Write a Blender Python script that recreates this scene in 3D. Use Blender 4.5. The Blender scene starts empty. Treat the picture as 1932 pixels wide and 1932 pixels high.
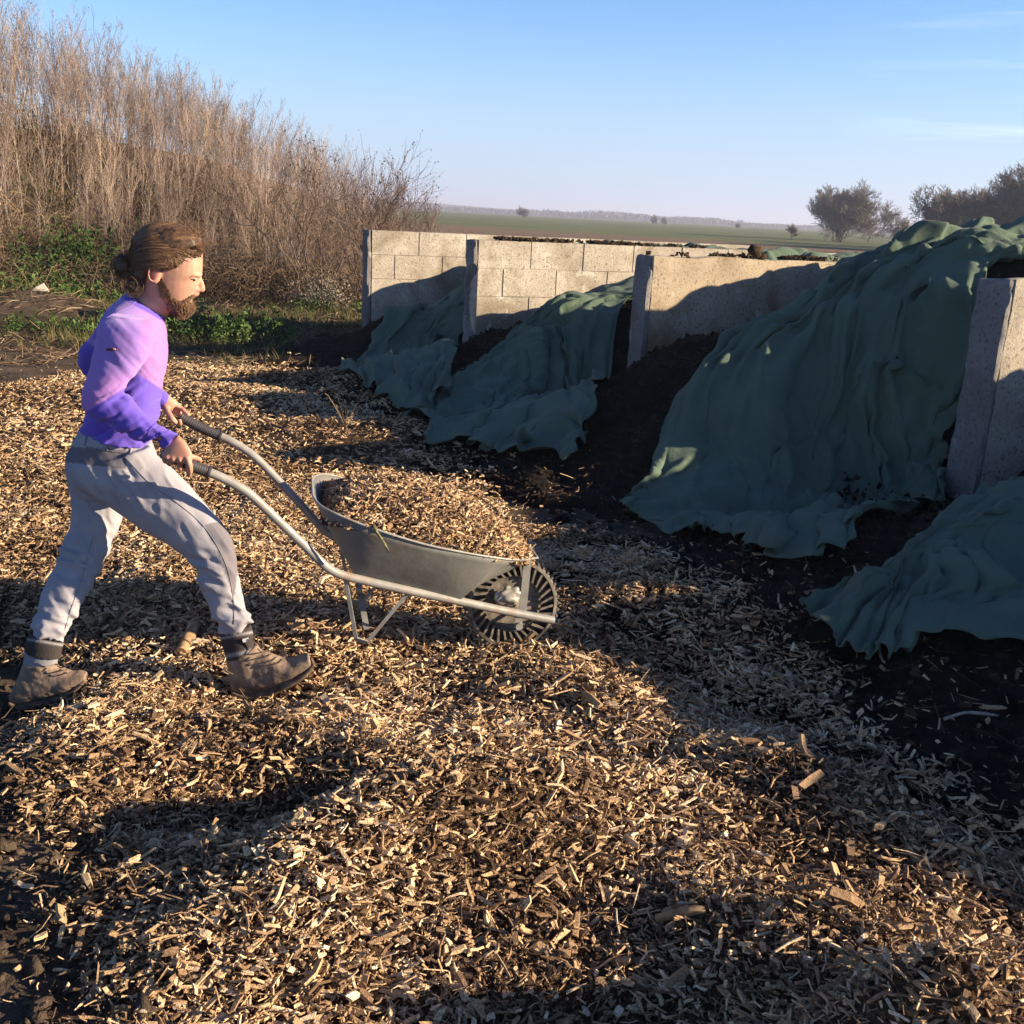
import bpy, bmesh, math, random
import numpy as np
from mathutils import Vector, Matrix, noise as mnoise

SC = bpy.context.scene
COL = SC.collection
rng = np.random.default_rng(7)
random.seed(7)

# ------------------------------------------------------------------ camera
F_PX = 1985.0                      # focal length for a 1932 px wide picture
PITCH = math.atan(564 / F_PX)
ROLL = math.radians(2.9)
CAM_Z = 1.7
cam_d = bpy.data.cameras.new('camera')
cam_d.sensor_width = 36
cam_d.lens = 36 * F_PX / 1932
cam_d.clip_start = 0.05
cam_d.clip_end = 6000
cam = bpy.data.objects.new('camera', cam_d)
COL.objects.link(cam)
_f = Vector((0, math.cos(PITCH), -math.sin(PITCH)))
_u = Vector((0, math.sin(PITCH), math.cos(PITCH)))
_r = Vector((1, 0, 0))
# the picture content leans clockwise by ROLL
cx_ = _r * math.cos(ROLL) + _u * math.sin(ROLL)
cy_ = -_r * math.sin(ROLL) + _u * math.cos(ROLL)
m = Matrix((cx_, cy_, -_f)).transposed().to_4x4()
m.translation = Vector((0, 0, CAM_Z))
cam.matrix_world = m
SC.camera = cam

# ------------------------------------------------------------------ sky and sun
SUN_TRAVEL = Vector((-0.985, 0.155, -0.315)).normalized()
sun_el = math.asin(-SUN_TRAVEL.z)
sun_az = math.atan2(-SUN_TRAVEL.x, -SUN_TRAVEL.y)       # from +Y towards +X
w = bpy.data.worlds.new('World')
SC.world = w
w.use_nodes = True
nt = w.node_tree
nt.nodes.clear()
wo = nt.nodes.new('ShaderNodeOutputWorld')
bg = nt.nodes.new('ShaderNodeBackground')
sky = nt.nodes.new('ShaderNodeTexSky')
sky.sky_type = 'NISHITA'
sky.sun_disc = False
sky.sun_elevation = sun_el
sky.sun_rotation = sun_az
sky.air_density = 1.0
sky.dust_density = 0.15
sky.ozone_density = 5.0
bg.inputs['Strength'].default_value = 0.076
# thin cirrus streaks, mixed by direction
tc = nt.nodes.new('ShaderNodeTexCoord')
mp = nt.nodes.new('ShaderNodeMapping')
mp.inputs['Rotation'].default_value = (0.0, math.radians(4), 0.0)
mp.inputs['Scale'].default_value = (2.6, 1.0, 46.0)
no = nt.nodes.new('ShaderNodeTexNoise')
no.inputs['Scale'].default_value = 1.7
no.inputs['Detail'].default_value = 5
no.inputs['Distortion'].default_value = 0.25
cr = nt.nodes.new('ShaderNodeValToRGB')
cr.color_ramp.elements[0].position = 0.57
cr.color_ramp.elements[1].position = 0.80
sep = nt.nodes.new('ShaderNodeSeparateXYZ')
mx = nt.nodes.new('ShaderNodeMapRange')
mx.inputs['From Min'].default_value = 0.26
mx.inputs['From Max'].default_value = 0.36
mul = nt.nodes.new('ShaderNodeMath'); mul.operation = 'MULTIPLY'
mz = nt.nodes.new('ShaderNodeMapRange')
mz.inputs['From Min'].default_value = 0.30
mz.inputs['From Max'].default_value = 0.10
mul2 = nt.nodes.new('ShaderNodeMath'); mul2.operation = 'MULTIPLY'
mul3 = nt.nodes.new('ShaderNodeMath'); mul3.operation = 'MULTIPLY'
mul3.inputs[1].default_value = 0.26
mixc = nt.nodes.new('ShaderNodeMixRGB')
mixc.inputs['Color2'].default_value = (8.0, 8.6, 9.6, 1)
L = nt.links.new
L(tc.outputs['Generated'], mp.inputs['Vector']); L(mp.outputs[0], no.inputs['Vector'])
L(no.outputs['Fac'], cr.inputs[0]); L(tc.outputs['Generated'], sep.inputs[0])
L(sep.outputs['X'], mx.inputs['Value']); L(sep.outputs['Z'], mz.inputs['Value'])
L(cr.outputs[0], mul.inputs[0]); L(mx.outputs[0], mul.inputs[1])
L(mul.outputs[0], mul2.inputs[0]); L(mz.outputs[0], mul2.inputs[1])
L(mul2.outputs[0], mul3.inputs[0]); L(mul3.outputs[0], mixc.inputs['Fac'])
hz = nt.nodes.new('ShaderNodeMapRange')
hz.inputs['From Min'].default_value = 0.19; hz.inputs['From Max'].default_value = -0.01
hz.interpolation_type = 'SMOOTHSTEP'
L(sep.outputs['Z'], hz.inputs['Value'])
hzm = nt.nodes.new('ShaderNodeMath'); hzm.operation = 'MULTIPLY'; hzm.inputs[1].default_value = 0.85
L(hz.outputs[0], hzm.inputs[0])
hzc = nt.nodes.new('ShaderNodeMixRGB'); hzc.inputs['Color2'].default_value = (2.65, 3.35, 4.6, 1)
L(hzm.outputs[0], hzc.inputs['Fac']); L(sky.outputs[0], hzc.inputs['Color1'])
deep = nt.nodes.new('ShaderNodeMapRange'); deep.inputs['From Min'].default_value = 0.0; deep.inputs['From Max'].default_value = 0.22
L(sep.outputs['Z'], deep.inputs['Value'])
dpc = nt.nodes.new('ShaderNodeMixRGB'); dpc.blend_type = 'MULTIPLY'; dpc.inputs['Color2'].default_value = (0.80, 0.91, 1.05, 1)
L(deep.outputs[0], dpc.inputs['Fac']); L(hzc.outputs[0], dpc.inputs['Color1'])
zen = nt.nodes.new('ShaderNodeMapRange'); zen.inputs['From Min'].default_value = 0.22; zen.inputs['From Max'].default_value = 0.5  # sky above the visible band dimmed to deepen shade on the ground
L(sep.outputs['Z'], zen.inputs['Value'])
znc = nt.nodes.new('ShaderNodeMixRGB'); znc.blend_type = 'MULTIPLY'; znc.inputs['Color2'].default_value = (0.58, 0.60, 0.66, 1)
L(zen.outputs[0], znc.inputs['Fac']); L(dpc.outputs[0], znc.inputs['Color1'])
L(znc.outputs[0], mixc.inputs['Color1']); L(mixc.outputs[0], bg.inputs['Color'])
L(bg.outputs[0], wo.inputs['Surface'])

sd = bpy.data.lights.new('sun', 'SUN')
sd.energy = 5.0
sd.angle = math.radians(0.55)
sd.color = (1.0, 0.81, 0.58)
sun = bpy.data.objects.new('sun', sd)
sun.rotation_euler = SUN_TRAVEL.to_track_quat('-Z', 'Y').to_euler()
sun.location = (8, -3, 8)
COL.objects.link(sun)

SC.view_settings.view_transform = 'Standard'
SC.view_settings.look = 'None'
SC.view_settings.exposure = 1.55
SC.view_settings.gamma = 1
SC.render.engine = 'CYCLES'
SC.cycles.max_bounces = 6
SC.cycles.diffuse_bounces = 3
SC.cycles.glossy_bounces = 2
SC.cycles.transparent_max_bounces = 4
SC.cycles.use_denoising = True

# ------------------------------------------------------------------ measuring helpers
_fn = np.array(_f); _un = np.array(_u); _rn = np.array(_r)
def ray(x, y):
    dx, dy = x - 966.0, y - 966.0
    a = dx * math.cos(ROLL) + dy * math.sin(ROLL)
    b = -dx * math.sin(ROLL) + dy * math.cos(ROLL)
    return _fn * F_PX + _rn * a - _un * b
def at(x, y, Y):
    """the world point seen at (x, y) of the measured photograph at depth Y"""
    r = ray(x, y); t = Y / r[1]; p = r * t
    return np.array((p[0], p[1], p[2] + CAM_Z))
def gnd(x, y, z=0.0):
    r = ray(x, y); t = (z - CAM_Z) / r[2]; p = r * t
    return np.array((p[0], p[1]))
def proj(P):
    """world points (n,3) -> picture x, y and depth"""
    q = np.asarray(P, float) - np.array((0, 0, CAM_Z))
    d = q @ _fn; d_ = np.where(d > 0.01, d, 0.01)
    a = q @ _rn / d_ * F_PX; b = -(q @ _un) / d_ * F_PX
    return 966 + a * math.cos(ROLL) - b * math.sin(ROLL), 966 + a * math.sin(ROLL) + b * math.cos(ROLL), d

# ------------------------------------------------------------------ noise, numpy
def _hash(ix, iy, s):
    h = (ix.astype(np.int64) * 374761393 + iy.astype(np.int64) * 668265263 + s * 1442695041) & 0xffffffff
    h = ((h ^ (h >> 13)) * 1274126177) & 0xffffffff
    h = h ^ (h >> 16)
    return (h & 0xffff) / 65535.0
def vnoise(x, y, s=0):
    x = np.asarray(x, float); y = np.asarray(y, float)
    ix = np.floor(x); iy = np.floor(y); fx = x - ix; fy = y - iy
    fx = fx * fx * fx * (fx * (fx * 6 - 15) + 10); fy = fy * fy * fy * (fy * (fy * 6 - 15) + 10)
    a = _hash(ix, iy, s); b = _hash(ix + 1, iy, s); c = _hash(ix, iy + 1, s); d = _hash(ix + 1, iy + 1, s)
    return (a * (1 - fx) + b * fx) * (1 - fy) + (c * (1 - fx) + d * fx) * fy
def fbm(x, y, s=0, o=4, lac=2.03, g=0.5):
    r = 0; a = 1; t = 0
    for k in range(o):
        r = r + a * (vnoise(x, y, s + 17 * k) * 2 - 1); t += a
        x = x * lac + 13.7; y = y * lac - 7.1; a *= g
    return r / t
def sstep(a, b, x):
    t = np.clip((np.asarray(x, float) - a) / (b - a), 0, 1)
    return t * t * (3 - 2 * t)

# ------------------------------------------------------------------ object helpers
def mesh_np(name, V, faces_flat, nper, mat=None, smooth=False, attrs=None, parent=None):
    """V (n,3); faces_flat flat vertex indices, nper verts per face (int or array)"""
    me = bpy.data.meshes.new(name)
    V = np.asarray(V, np.float32); ff = np.asarray(faces_flat, np.int32).ravel()
    if np.isscalar(nper): tot = np.full(len(ff) // nper, nper, np.int32)
    else: tot = np.asarray(nper, np.int32)
    st = np.zeros(len(tot), np.int32); st[1:] = np.cumsum(tot)[:-1]
    me.vertices.add(len(V)); me.vertices.foreach_set('co', V.ravel())
    me.loops.add(len(ff)); me.loops.foreach_set('vertex_index', ff)
    me.polygons.add(len(tot)); me.polygons.foreach_set('loop_start', st); me.polygons.foreach_set('loop_total', tot)
    me.update(calc_edges=True)
    me.polygons.foreach_set('use_smooth', np.full(len(tot), bool(smooth)))
    for an, av in (attrs or {}).items():
        at_ = me.attributes.new(an, 'FLOAT', 'POINT'); at_.data.foreach_set('value', np.asarray(av, np.float32))
    o = bpy.data.objects.new(name, me); COL.objects.link(o)
    if mat: me.materials.append(mat)
    if parent: o.parent = parent
    return o
def link_me(name, me, mat=None, parent=None, smooth=False):
    o = bpy.data.objects.new(name, me); COL.objects.link(o)
    if mat and not me.materials: me.materials.append(mat)
    if parent: o.parent = parent
    if smooth: me.polygons.foreach_set('use_smooth', np.ones(len(me.polygons), bool))
    return o
def tag(o, label=None, cat=None, group=None, kind=None):
    if label: o['label'] = label
    if cat: o['category'] = cat
    if group: o['group'] = group
    if kind: o['kind'] = kind
    return o
def empty(name, loc=(0, 0, 0)):
    o = bpy.data.objects.new(name, None); o.location = loc; o.empty_display_size = 0.1
    COL.objects.link(o); return o
def keep(o, parent):
    """parent o (built in world space) to an Empty that only has a location"""
    o.parent = parent
    o.location = Vector(o.location) - Vector(parent.location)
    return o
def grid_faces(n, m_, wrap_v=False):
    i = np.arange(n - 1)[:, None]; j = np.arange(m_ if wrap_v else m_ - 1)[None, :]
    j2 = (j + 1) % m_
    a = i * m_ + j; b = (i + 1) * m_ + j; c = (i + 1) * m_ + j2; d = i * m_ + j2
    return np.stack([a, b, c, d], -1).reshape(-1, 4)

# ------------------------------------------------------------------ materials
def mat_new(name, rough=0.8, base=(0.5, 0.5, 0.5), spec=0.3, metal=0.0):
    mt = bpy.data.materials.new(name); mt.use_nodes = True
    n = mt.node_tree.nodes; b = n['Principled BSDF']
    b.inputs['Base Color'].default_value = (*base, 1); b.inputs['Roughness'].default_value = rough
    b.inputs['Specular IOR Level'].default_value = spec; b.inputs['Metallic'].default_value = metal
    return mt
class NB:
    def __init__(s, mt): s.t = mt.node_tree; s.b = s.t.nodes['Principled BSDF']; s.out = s.t.nodes['Material Output']
    def n(s, typ, **kw):
        x = s.t.nodes.new('ShaderNode' + typ)
        for k, v in kw.items():
            if k in x.inputs: x.inputs[k].default_value = v
            else: setattr(x, k, v)
        return x
    def l(s, a, b): s.t.links.new(a, b)
    def pos(s):
        if not hasattr(s, '_p'): s._p = s.n('NewGeometry').outputs['Position']
        return s._p
    def noise(s, scale, detail=4, rough=0.55, dist=0.0, vec=None):
        x = s.n('TexNoise', Scale=scale, Detail=detail, Roughness=rough, Distortion=dist)
        s.l(vec if vec is not None else s.pos(), x.inputs['Vector']); return x.outputs['Fac']
    def ramp(s, fac, stops):
        x = s.n('ValToRGB'); e = x.color_ramp.elements
        while len(e) < len(stops): e.new(0.5)
        for k, (p, c) in enumerate(stops):
            e[k].position = p; e[k].color = (*c, 1) if len(c) == 3 else c
        s.l(fac, x.inputs[0]); return x.outputs[0]
    def mix(s, fac, a, b, mode='MIX'):
        x = s.n('MixRGB', blend_type=mode)
        for sock, v in ((x.inputs[0], fac), (x.inputs[1], a), (x.inputs[2], b)):
            if isinstance(v, (int, float)): sock.default_value = v
            elif isinstance(v, tuple): sock.default_value = (*v, 1)
            else: s.l(v, sock)
        return x.outputs[0]
    def math(s, op, a, b=0.5):
        x = s.n('Math', operation=op)
        for sock, v in ((x.inputs[0], a), (x.inputs[1], b)):
            if isinstance(v, (int, float)): sock.default_value = v
            else: s.l(v, sock)
        return x.outputs[0]
    def attr(s, name):
        x = s.n('Attribute'); x.attribute_name = name; return x.outputs['Fac']
    def bump(s, h, strength=0.5, dist=0.01, prev=None):
        x = s.n('Bump', Strength=strength, Distance=dist); s.l(h, x.inputs['Height'])
        if prev is not None: s.l(prev, x.inputs['Normal'])
        s.l(x.outputs[0], s.b.inputs['Normal']); return x.outputs[0]
    def col(s, c): s.l(c, s.b.inputs['Base Color'])
# ------------------------------------------------------------------ lay of the land
WD = np.array((0.905, 0.425)); WD /= np.linalg.norm(WD)         # the bay walls run this way
WN = np.array((WD[1], -WD[0]))                                   # across a wall, towards the camera
WALL_H = 1.42; WALL_T = 0.22
WENDS = [np.array(p) for p in ((-1.98, 13.14), (-0.62, 11.24), (0.92, 9.05), (2.70, 6.45), (4.5, 3.45), (6.3, 1.1))]

def bank_h(x, y):
    # earth bank behind the toe line, high at the left, running out at the right
    toe = np.interp(x, [-30, -12, -8.6, -7.6, -5.9, -3.0, -0.5, 4], [9.0, 13.0, 15.2, 17.0, 18.2, 19.2, 21.0, 26.0])
    hmax = np.interp(x, [-30, -9, -6.5, -5, -3.6, -2.0, 0.0], [3.6, 2.75, 1.9, 1.4, 0.85, 0.25, 0.0])
    t = np.clip((y - toe) / 5.5, 0, 1)
    back = 1 - sstep(16, 26, y - toe)
    return hmax * (t * t * (3 - 2 * t)) * back
def ground_h(x, y):
    x = np.asarray(x, float); y = np.asarray(y, float)
    near = 1 - sstep(14, 40, np.hypot(x, y))
    h = (0.055 * fbm(x * 0.9, y * 0.9, 3, 4) + 0.030 * fbm(x * 3.1, y * 3.1, 9, 3)) * near
    # lower bare soil at the left, where no chips lie
    h = h - 0.10 * sstep(-1.25, -1.75, x + 0.10 * (y - 2.0)) * (1 - sstep(4.0, 5.0, y))
    def g(cx, cy, sx, sy, a, rot=0.0):
        c, s = math.cos(rot), math.sin(rot)
        dx = (x - cx) * c + (y - cy) * s; dy = -(x - cx) * s + (y - cy) * c
        return a * np.exp(-(dx / sx) ** 2 - (dy / sy) ** 2)
    # heaped chips: long low ridges and the hollows between them
    h = h + g(-0.05, 2.60, 0.60, 0.17, 0.23, 0.35) + g(-0.75, 2.74, 0.38, 0.20, -0.15)
    h = h + g(-0.45, 2.25, 0.42, 0.20, 0.10, 0.7) + g(0.85, 2.15, 0.40, 0.22, 0.10, -0.5)
    h = h + g(0.95, 1.78, 0.28, 0.15, 0.30) + g(0.15, 1.92, 0.45, 0.14, -0.08)  # mound at the lower right edge, added to shade the foreground
    h = h + g(-0.3, 3.05, 0.5, 0.22, 0.05) + g(0.9, 2.95, 0.45, 0.2, 0.09, -0.8) + g(0.35, 3.4, 0.35, 0.2, 0.07, -0.9)
    h = h + g(-2.4, 6.0, 0.9, 0.5, 0.10) + g(-1.0, 7.9, 1.4, 0.45, 0.12, 0.1) + g(-2.9, 8.9, 1.2, 0.5, 0.10, 0.1)
    h = h + g(-1.6, 10.2, 1.5, 0.5, 0.12) + g(-0.6, 6.1, 0.8, 0.35, 0.06) + g(0.9, 4.3, 0.7, 0.35, 0.09, -0.6)
    h = h + g(-1.68, 3.46, 0.32, 0.22, -0.085) + g(-0.96, 3.50, 0.24, 0.18, -0.09)      # trodden under the boots
    h = h + g(-4.6, 13.9, 1.8, 0.8, 0.16) + g(-6.6, 14.2, 0.9, 1.2, 0.35)
    return h + bank_h(x, y)

# ---- heaps of compost, one in each bay: height over (x, y)
def bay_coords(x, y, i):
    p0, p1 = WENDS[i], WENDS[i + 1]
    M = np.array([[WD[0], p1[0] - p0[0]], [WD[1], p1[1] - p0[1]]]); Mi = np.linalg.inv(M)
    dx = np.asarray(x) - p0[0]; dy = np.asarray(y) - p0[1]
    return Mi[0, 0] * dx + Mi[0, 1] * dy, Mi[1, 0] * dx + Mi[1, 1] * dy    # a along the wall (m), b across (0..1)
def bay_xy(a, b, i):
    p0, p1 = WENDS[i], WENDS[i + 1]
    return p0[0] + a * WD[0] + b * (p1[0] - p0[0]), p0[1] + a * WD[1] + b * (p1[1] - p0[1])
# (a, height) profiles down the middle of each heap, then how it falls to each side
PROF = [
    dict(a=[-2.0, -1.2, -0.3, 0.5, 1.4, 2.4, 4.2, 5.6], h=[0, 0.10, 0.34, 0.62, 1.10, 1.28, 1.33, 0.9]),
    dict(a=[-2.3, -1.5, -0.6, 0.3, 1.0, 1.9, 3.0, 5.6], h=[0, 0.12, 0.38, 0.72, 0.96, 1.14, 1.34, 1.1]),
    dict(a=[-2.6, -1.9, -1.0, -0.2, 0.35, 1.0, 2.0, 5.6], h=[0, 0.12, 0.50, 0.92, 1.22, 1.58, 1.66, 1.3]),
    dict(a=[-3.2, -2.4, -1.5, -0.8, 0.2, 1.0, 2.5, 5.6], h=[0, 0.14, 0.34, 0.46, 0.72, 1.25, 1.6, 1.4]),
    dict(a=[-3.3, -2.6, -1.9, -1.3, -0.4, 1.4, 3.0, 5.6], h=[0, 0.28, 0.78, 1.08, 1.35, 1.62, 1.7, 1.4]),
]
def heap_h(x, y, i, rough=True):
    a, b = bay_coords(x, y, i)
    P = PROF[i]
    wob = 0.22 * fbm(np.asarray(x) * 0.8, np.asarray(y) * 0.8, 40 + i, 3)
    h = np.interp(a + wob, P['a'], P['h'])
    inb = sstep(-0.4, 0.4, a)
    # inside the bay the sides stay high against the walls; in front they fan out
    cb = np.abs(b - 0.5) * 2
    lo_ = np.clip(0.5 - b, 0, 0.6) * 2 if i != 2 else np.clip(0.54 - b, 0, 0.6) / 0.54; bk_ = sstep(1.4, 2.2, a) if i == 2 else sstep(0.7, 1.6, a); hi_ = np.clip(b - 0.5, 0, 0.6) * 2
    side_in = 1 - ((0.92 if i == 2 else 0.55) * (1 - bk_) + 0.12 * bk_) * lo_ ** (0.85 if i == 2 else 1.25) - (0.06 if i == 2 else 0.22) * hi_ ** 2
    side_out = 1 - (sstep(0.5, 1.4, cb + 0.1 * wob) if i == 4 else sstep(0.2, 1.12, cb + 0.1 * wob))
    h = h * (side_in * inb + side_out * (1 - inb))
    for bw in (0.0, 1.0):                       # raked clear round the foot of each wall end
        if (i, bw) in ((3, 1.0), (4, 0.0)): continue
        h = h * (1 - 0.85 * np.exp(-((a + 0.15) / 0.55) ** 2 - ((b - bw) / 0.19) ** 2))
    if rough: h = h + (0.05 * fbm(np.asarray(x) * 2.6, np.asarray(y) * 2.6, 60 + i, 3)) * sstep(0.02, 0.3, h)
    cut = (a > 0.0) & ((b < 0.0) | (b > 1.0))
    return np.where(cut, -0.25, h)
def lump(x, y, px, py, z, sx, sy, amp, rot=0.5):
    c0 = gnd(px, py, z)
    c, s = math.cos(rot), math.sin(rot)
    dx = (x - c0[0]) * c + (y - c0[1]) * s; dy = -(x - c0[0]) * s + (y - c0[1]) * c
    return amp * np.exp(-(np.abs(dx) / sx) ** 1.6 - (np.abs(dy) / sy) ** 1.6)
def heap_surf(x, y, i):
    x = np.asarray(x, float); y = np.asarray(y, float)
    h = heap_h(x, y, i); on = sstep(0.0, 0.15, h)
    if i == 2:
        h = h + on * (lump(x, y, 1705, 455, 1.60, 0.34, 0.45, 0.24) + lump(x, y, 1500, 590, 1.05, 0.22, 0.25, 0.22) + lump(x, y, 1560, 700, 0.8, 0.5, 0.22, -0.12, 1.0)
                      + lump(x, y, 1660, 850, 0.4, 0.5, 0.14, -0.14, 0.2) + lump(x, y, 1640, 920, 0.3, 0.3, 0.25, 0.14))
    if i == 0: h = h + on * lump(x, y, 735, 650, 0.2, 0.35, 0.3, 0.22)
    if i == 1: h = h + on * lump(x, y, 1070, 590, 0.8, 0.4, 0.3, 0.12)
    if i == 3: h = h + 0.84 * np.exp(-((x - 3.95) / 0.75) ** 2 - ((y - 4.10) / 0.70) ** 2)  # unseen hump added so this heap shades the ground beyond the wheel
    if i == 4: h = h * (1 - 0.38 * sstep(2.5, 1.6, y)) + 0.55 * np.exp(-((x - 4.35) / 0.7) ** 2 - ((y - 3.38) / 0.34) ** 2)  # lowered nearby and given an unseen hump to shape its cast shadow
    if i == 3: h = h + on * lump(x, y, 1720, 1060, 0.2, 0.35, 0.35, 0.12)
    h = h + 0.045 * fbm(x * 7, y * 7, 90 + i, 4)
    gz = ground_h(x, y)
    return np.where(h < 0.03, gz - 0.05, h + np.minimum(gz, 0.05))
def heaps_max(x, y):
    r = None
    for i in range(5):
        h = heap_surf(x, y, i); r = h if r is None else np.maximum(r, h)
    return r

# ---- where the chips lie (measured outline on the ground)
CHIP_POLY = [gnd(*p) for p in ((-260, 760), (60, 725), (200, 695), (360, 690), (640, 712), (760, 775), (880, 885), (960, 985),
                               (1130, 1010), (1300, 1120), (1420, 1190), (1520, 1290), (1590, 1400), (1700, 1500), (2000, 1600), (2500, 1750), (2700, 2400),
                               (1500, 2600), (400, 2300), (140, 1932), (100, 1700), (150, 1500), (70, 1400), (220, 1300), (60, 1190), (-30, 1130), (-120, 1010), (-400, 900))]
CHIP_POLY = np.array(CHIP_POLY)
def chip_sd(x, y):
    """signed distance to the outline, positive inside"""
    x = np.asarray(x, float); y = np.asarray(y, float)
    d = np.full(x.shape, 1e9); ins = np.zeros(x.shape, bool)
    n = len(CHIP_POLY)
    for k in range(n):
        a = CHIP_POLY[k]; b = CHIP_POLY[(k + 1) % n]
        e = b - a; t = np.clip(((x - a[0]) * e[0] + (y - a[1]) * e[1]) / (e @ e), 0, 1)
        d = np.minimum(d, np.hypot(x - a[0] - t * e[0], y - a[1] - t * e[1]))
        c = ((a[1] > y) != (b[1] > y)) & (x < (b[0] - a[0]) * (y - a[1]) / (b[1] - a[1] + 1e-12) + a[0])
        ins ^= c
    return np.where(ins, d, -d)

# ------------------------------------------------------------------ ground: one sheet to the horizon
M_ground = mat_new('soil', 0.95, spec=0.1)
q = NB(M_ground)
chipm = q.attr('chips'); grassm = q.attr('grass')
soil = q.ramp(q.noise(3.5, 6), [(0.25, (0.045, 0.033, 0.024)), (0.55, (0.095, 0.070, 0.050)), (0.8, (0.17, 0.125, 0.088))])
bark = q.ramp(q.noise(90, 4), [(0.3, (0.022, 0.014, 0.009)), (0.55, (0.095, 0.056, 0.031)), (0.8, (0.24, 0.15, 0.085))])
c = q.mix(chipm, soil, bark)
grs = q.ramp(q.noise(9, 5), [(0.3, (0.028, 0.028, 0.014)), (0.6, (0.055, 0.046, 0.026)), (0.8, (0.10, 0.075, 0.045))])
c = q.mix(grassm, c, grs)
# the plain beyond: dry strip first, then a green field, far brown ploughland
spx = q.n('SeparateXYZ'); q.l(q.pos(), spx.inputs[0])
big = q.noise(0.010, 3, vec=None)
yy = q.math('ADD', spx.outputs['Y'], q.math('MULTIPLY', big, 60.0))
yy = q.math('ADD', yy, q.math('MULTIPLY', spx.outputs['X'], 0.55))
dry = q.ramp(q.noise(1.3, 6), [(0.3, (0.11, 0.072, 0.046)), (0.7, (0.22, 0.15, 0.095))])
green = q.ramp(q.noise(0.06, 4), [(0.3, (0.085, 0.105, 0.040)), (0.75, (0.135, 0.145, 0.062))])
gf = q.n('MapRange'); gf.inputs['From Min'].default_value = 135; gf.inputs['From Max'].default_value = 165; q.l(yy, gf.inputs['Value'])
ff = q.n('MapRange'); ff.inputs['From Min'].default_value = 900; ff.inputs['From Max'].default_value = 960; q.l(yy, ff.inputs['Value'])
far = q.mix(gf.outputs[0], dry, green)
far = q.mix(ff.outputs[0], far, (0.12, 0.075, 0.05))
dm = q.n('MapRange'); dm.inputs['From Min'].default_value = 21; dm.inputs['From Max'].default_value = 27; q.l(spx.outputs['Y'], dm.inputs['Value'])
c = q.mix(dm.outputs[0], c, far)
q.col(c)
hb = q.math('ADD', q.noise(28, 6, 0.7), q.math('MULTIPLY', q.noise(160, 3), 0.35))
q.bump(hb, 0.9, 0.03)

def axis_vals(lims):
    out = []
    for (a, b, st) in lims: out.append(np.arange(a, b, st))
    out.append([lims[-1][1]]); return np.concatenate(out)
gx = axis_vals([(-3000, -300, 300), (-300, -40, 20), (-40, -12, 0.8), (-12, -4, 0.16), (-4, 4, 0.05), (4, 12, 0.16), (12, 40, 1.4), (40, 300, 20), (300, 3000, 300)])
gy = axis_vals([(-60, -6, 6), (-6, 0.5, 0.4), (0.5, 8, 0.05), (8, 26, 0.13), (26, 60, 1.5), (60, 300, 12), (300, 5000, 300)])
GX, GY = np.meshgrid(gx, gy, indexing='ij')
GZ = ground_h(GX, GY)
V = np.stack([GX, GY, GZ], -1).reshape(-1, 3)
cm_ = sstep(-0.12, 0.10, chip_sd(V[:, 0], V[:, 1]) + 0.18 * fbm(V[:, 0] * 3, V[:, 1] * 3, 5, 3))
gm_ = sstep(0.0, 0.25, fbm(V[:, 0] * 0.8, V[:, 1] * 0.8, 77, 4) + 0.15) * sstep(9.5, 11.5, V[:, 1] + 0.15 * V[:, 0]) * (1 - cm_) * (1 - sstep(-2.0, -1.0, V[:, 0]))
ground = mesh_np('ground', V, grid_faces(len(gx), len(gy)), 4, M_ground, True, dict(chips=cm_, grass=gm_ * 0.85))
# grid runs x then y: make it face up
ground.data.flip_normals()
tag(ground, kind='structure')

# ------------------------------------------------------------------ concrete walls of the bays
def concrete_mat(name, tones, stain, speck, bumpd=0.004, stain_scale=1.6):
    mt = mat_new(name, 0.93, spec=0.15); q = NB(mt)
    a = q.ramp(q.noise(2.2, 6, 0.62), tones)
    st = q.ramp(q.noise(stain_scale, 5, 0.6, 0.6), [(0.47, (0, 0, 0)), (0.66, (1, 1, 1))])
    a = q.mix(q.math('MULTIPLY', st, 0.92), a, stain)
    sp = q.ramp(q.noise(48, 4, 0.7), [(0.38, (1, 1, 1)), (0.46, (0, 0, 0))])
    a = q.mix(q.math('MULTIPLY', sp, 0.8), a, speck)
    wh = q.ramp(q.noise(5.5, 5, 0.65, 0.8), [(0.60, (0, 0, 0)), (0.68, (1, 1, 1))])
    a = q.mix(q.math('MULTIPLY', wh, 0.45), a, (0.60, 0.57, 0.50))
    q.col(a)
    h = q.math('ADD', q.noise(60, 5, 0.7), q.math('MULTIPLY', q.noise(9, 4), 0.8))
    q.bump(h, 0.8, bumpd)
    return mt
M_block = concrete_mat('porous_block', [(0.3, (0.30, 0.262, 0.205)), (0.7, (0.47, 0.42, 0.34))], (0.20, 0.165, 0.115), (0.13, 0.11, 0.085), 0.008)
M_plaster = concrete_mat('stained_render', [(0.3, (0.29, 0.235, 0.165)), (0.7, (0.43, 0.36, 0.265))], (0.21, 0.13, 0.068), (0.17, 0.115, 0.065), 0.005, 2.0)
M_post = concrete_mat('pale_cement', [(0.3, (0.15, 0.14, 0.135)), (0.7, (0.23, 0.215, 0.205))], (0.14, 0.12, 0.105), (0.10, 0.085, 0.07), 0.004)
M_crumb = mat_new('crumbled_compost', 0.95, spec=0.1); q = NB(M_crumb)
q.col(q.ramp(q.noise(25, 5), [(0.3, (0.020, 0.013, 0.008)), (0.7, (0.085, 0.055, 0.035))])); q.bump(q.noise(70, 4), 0.9, 0.01)

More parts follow.
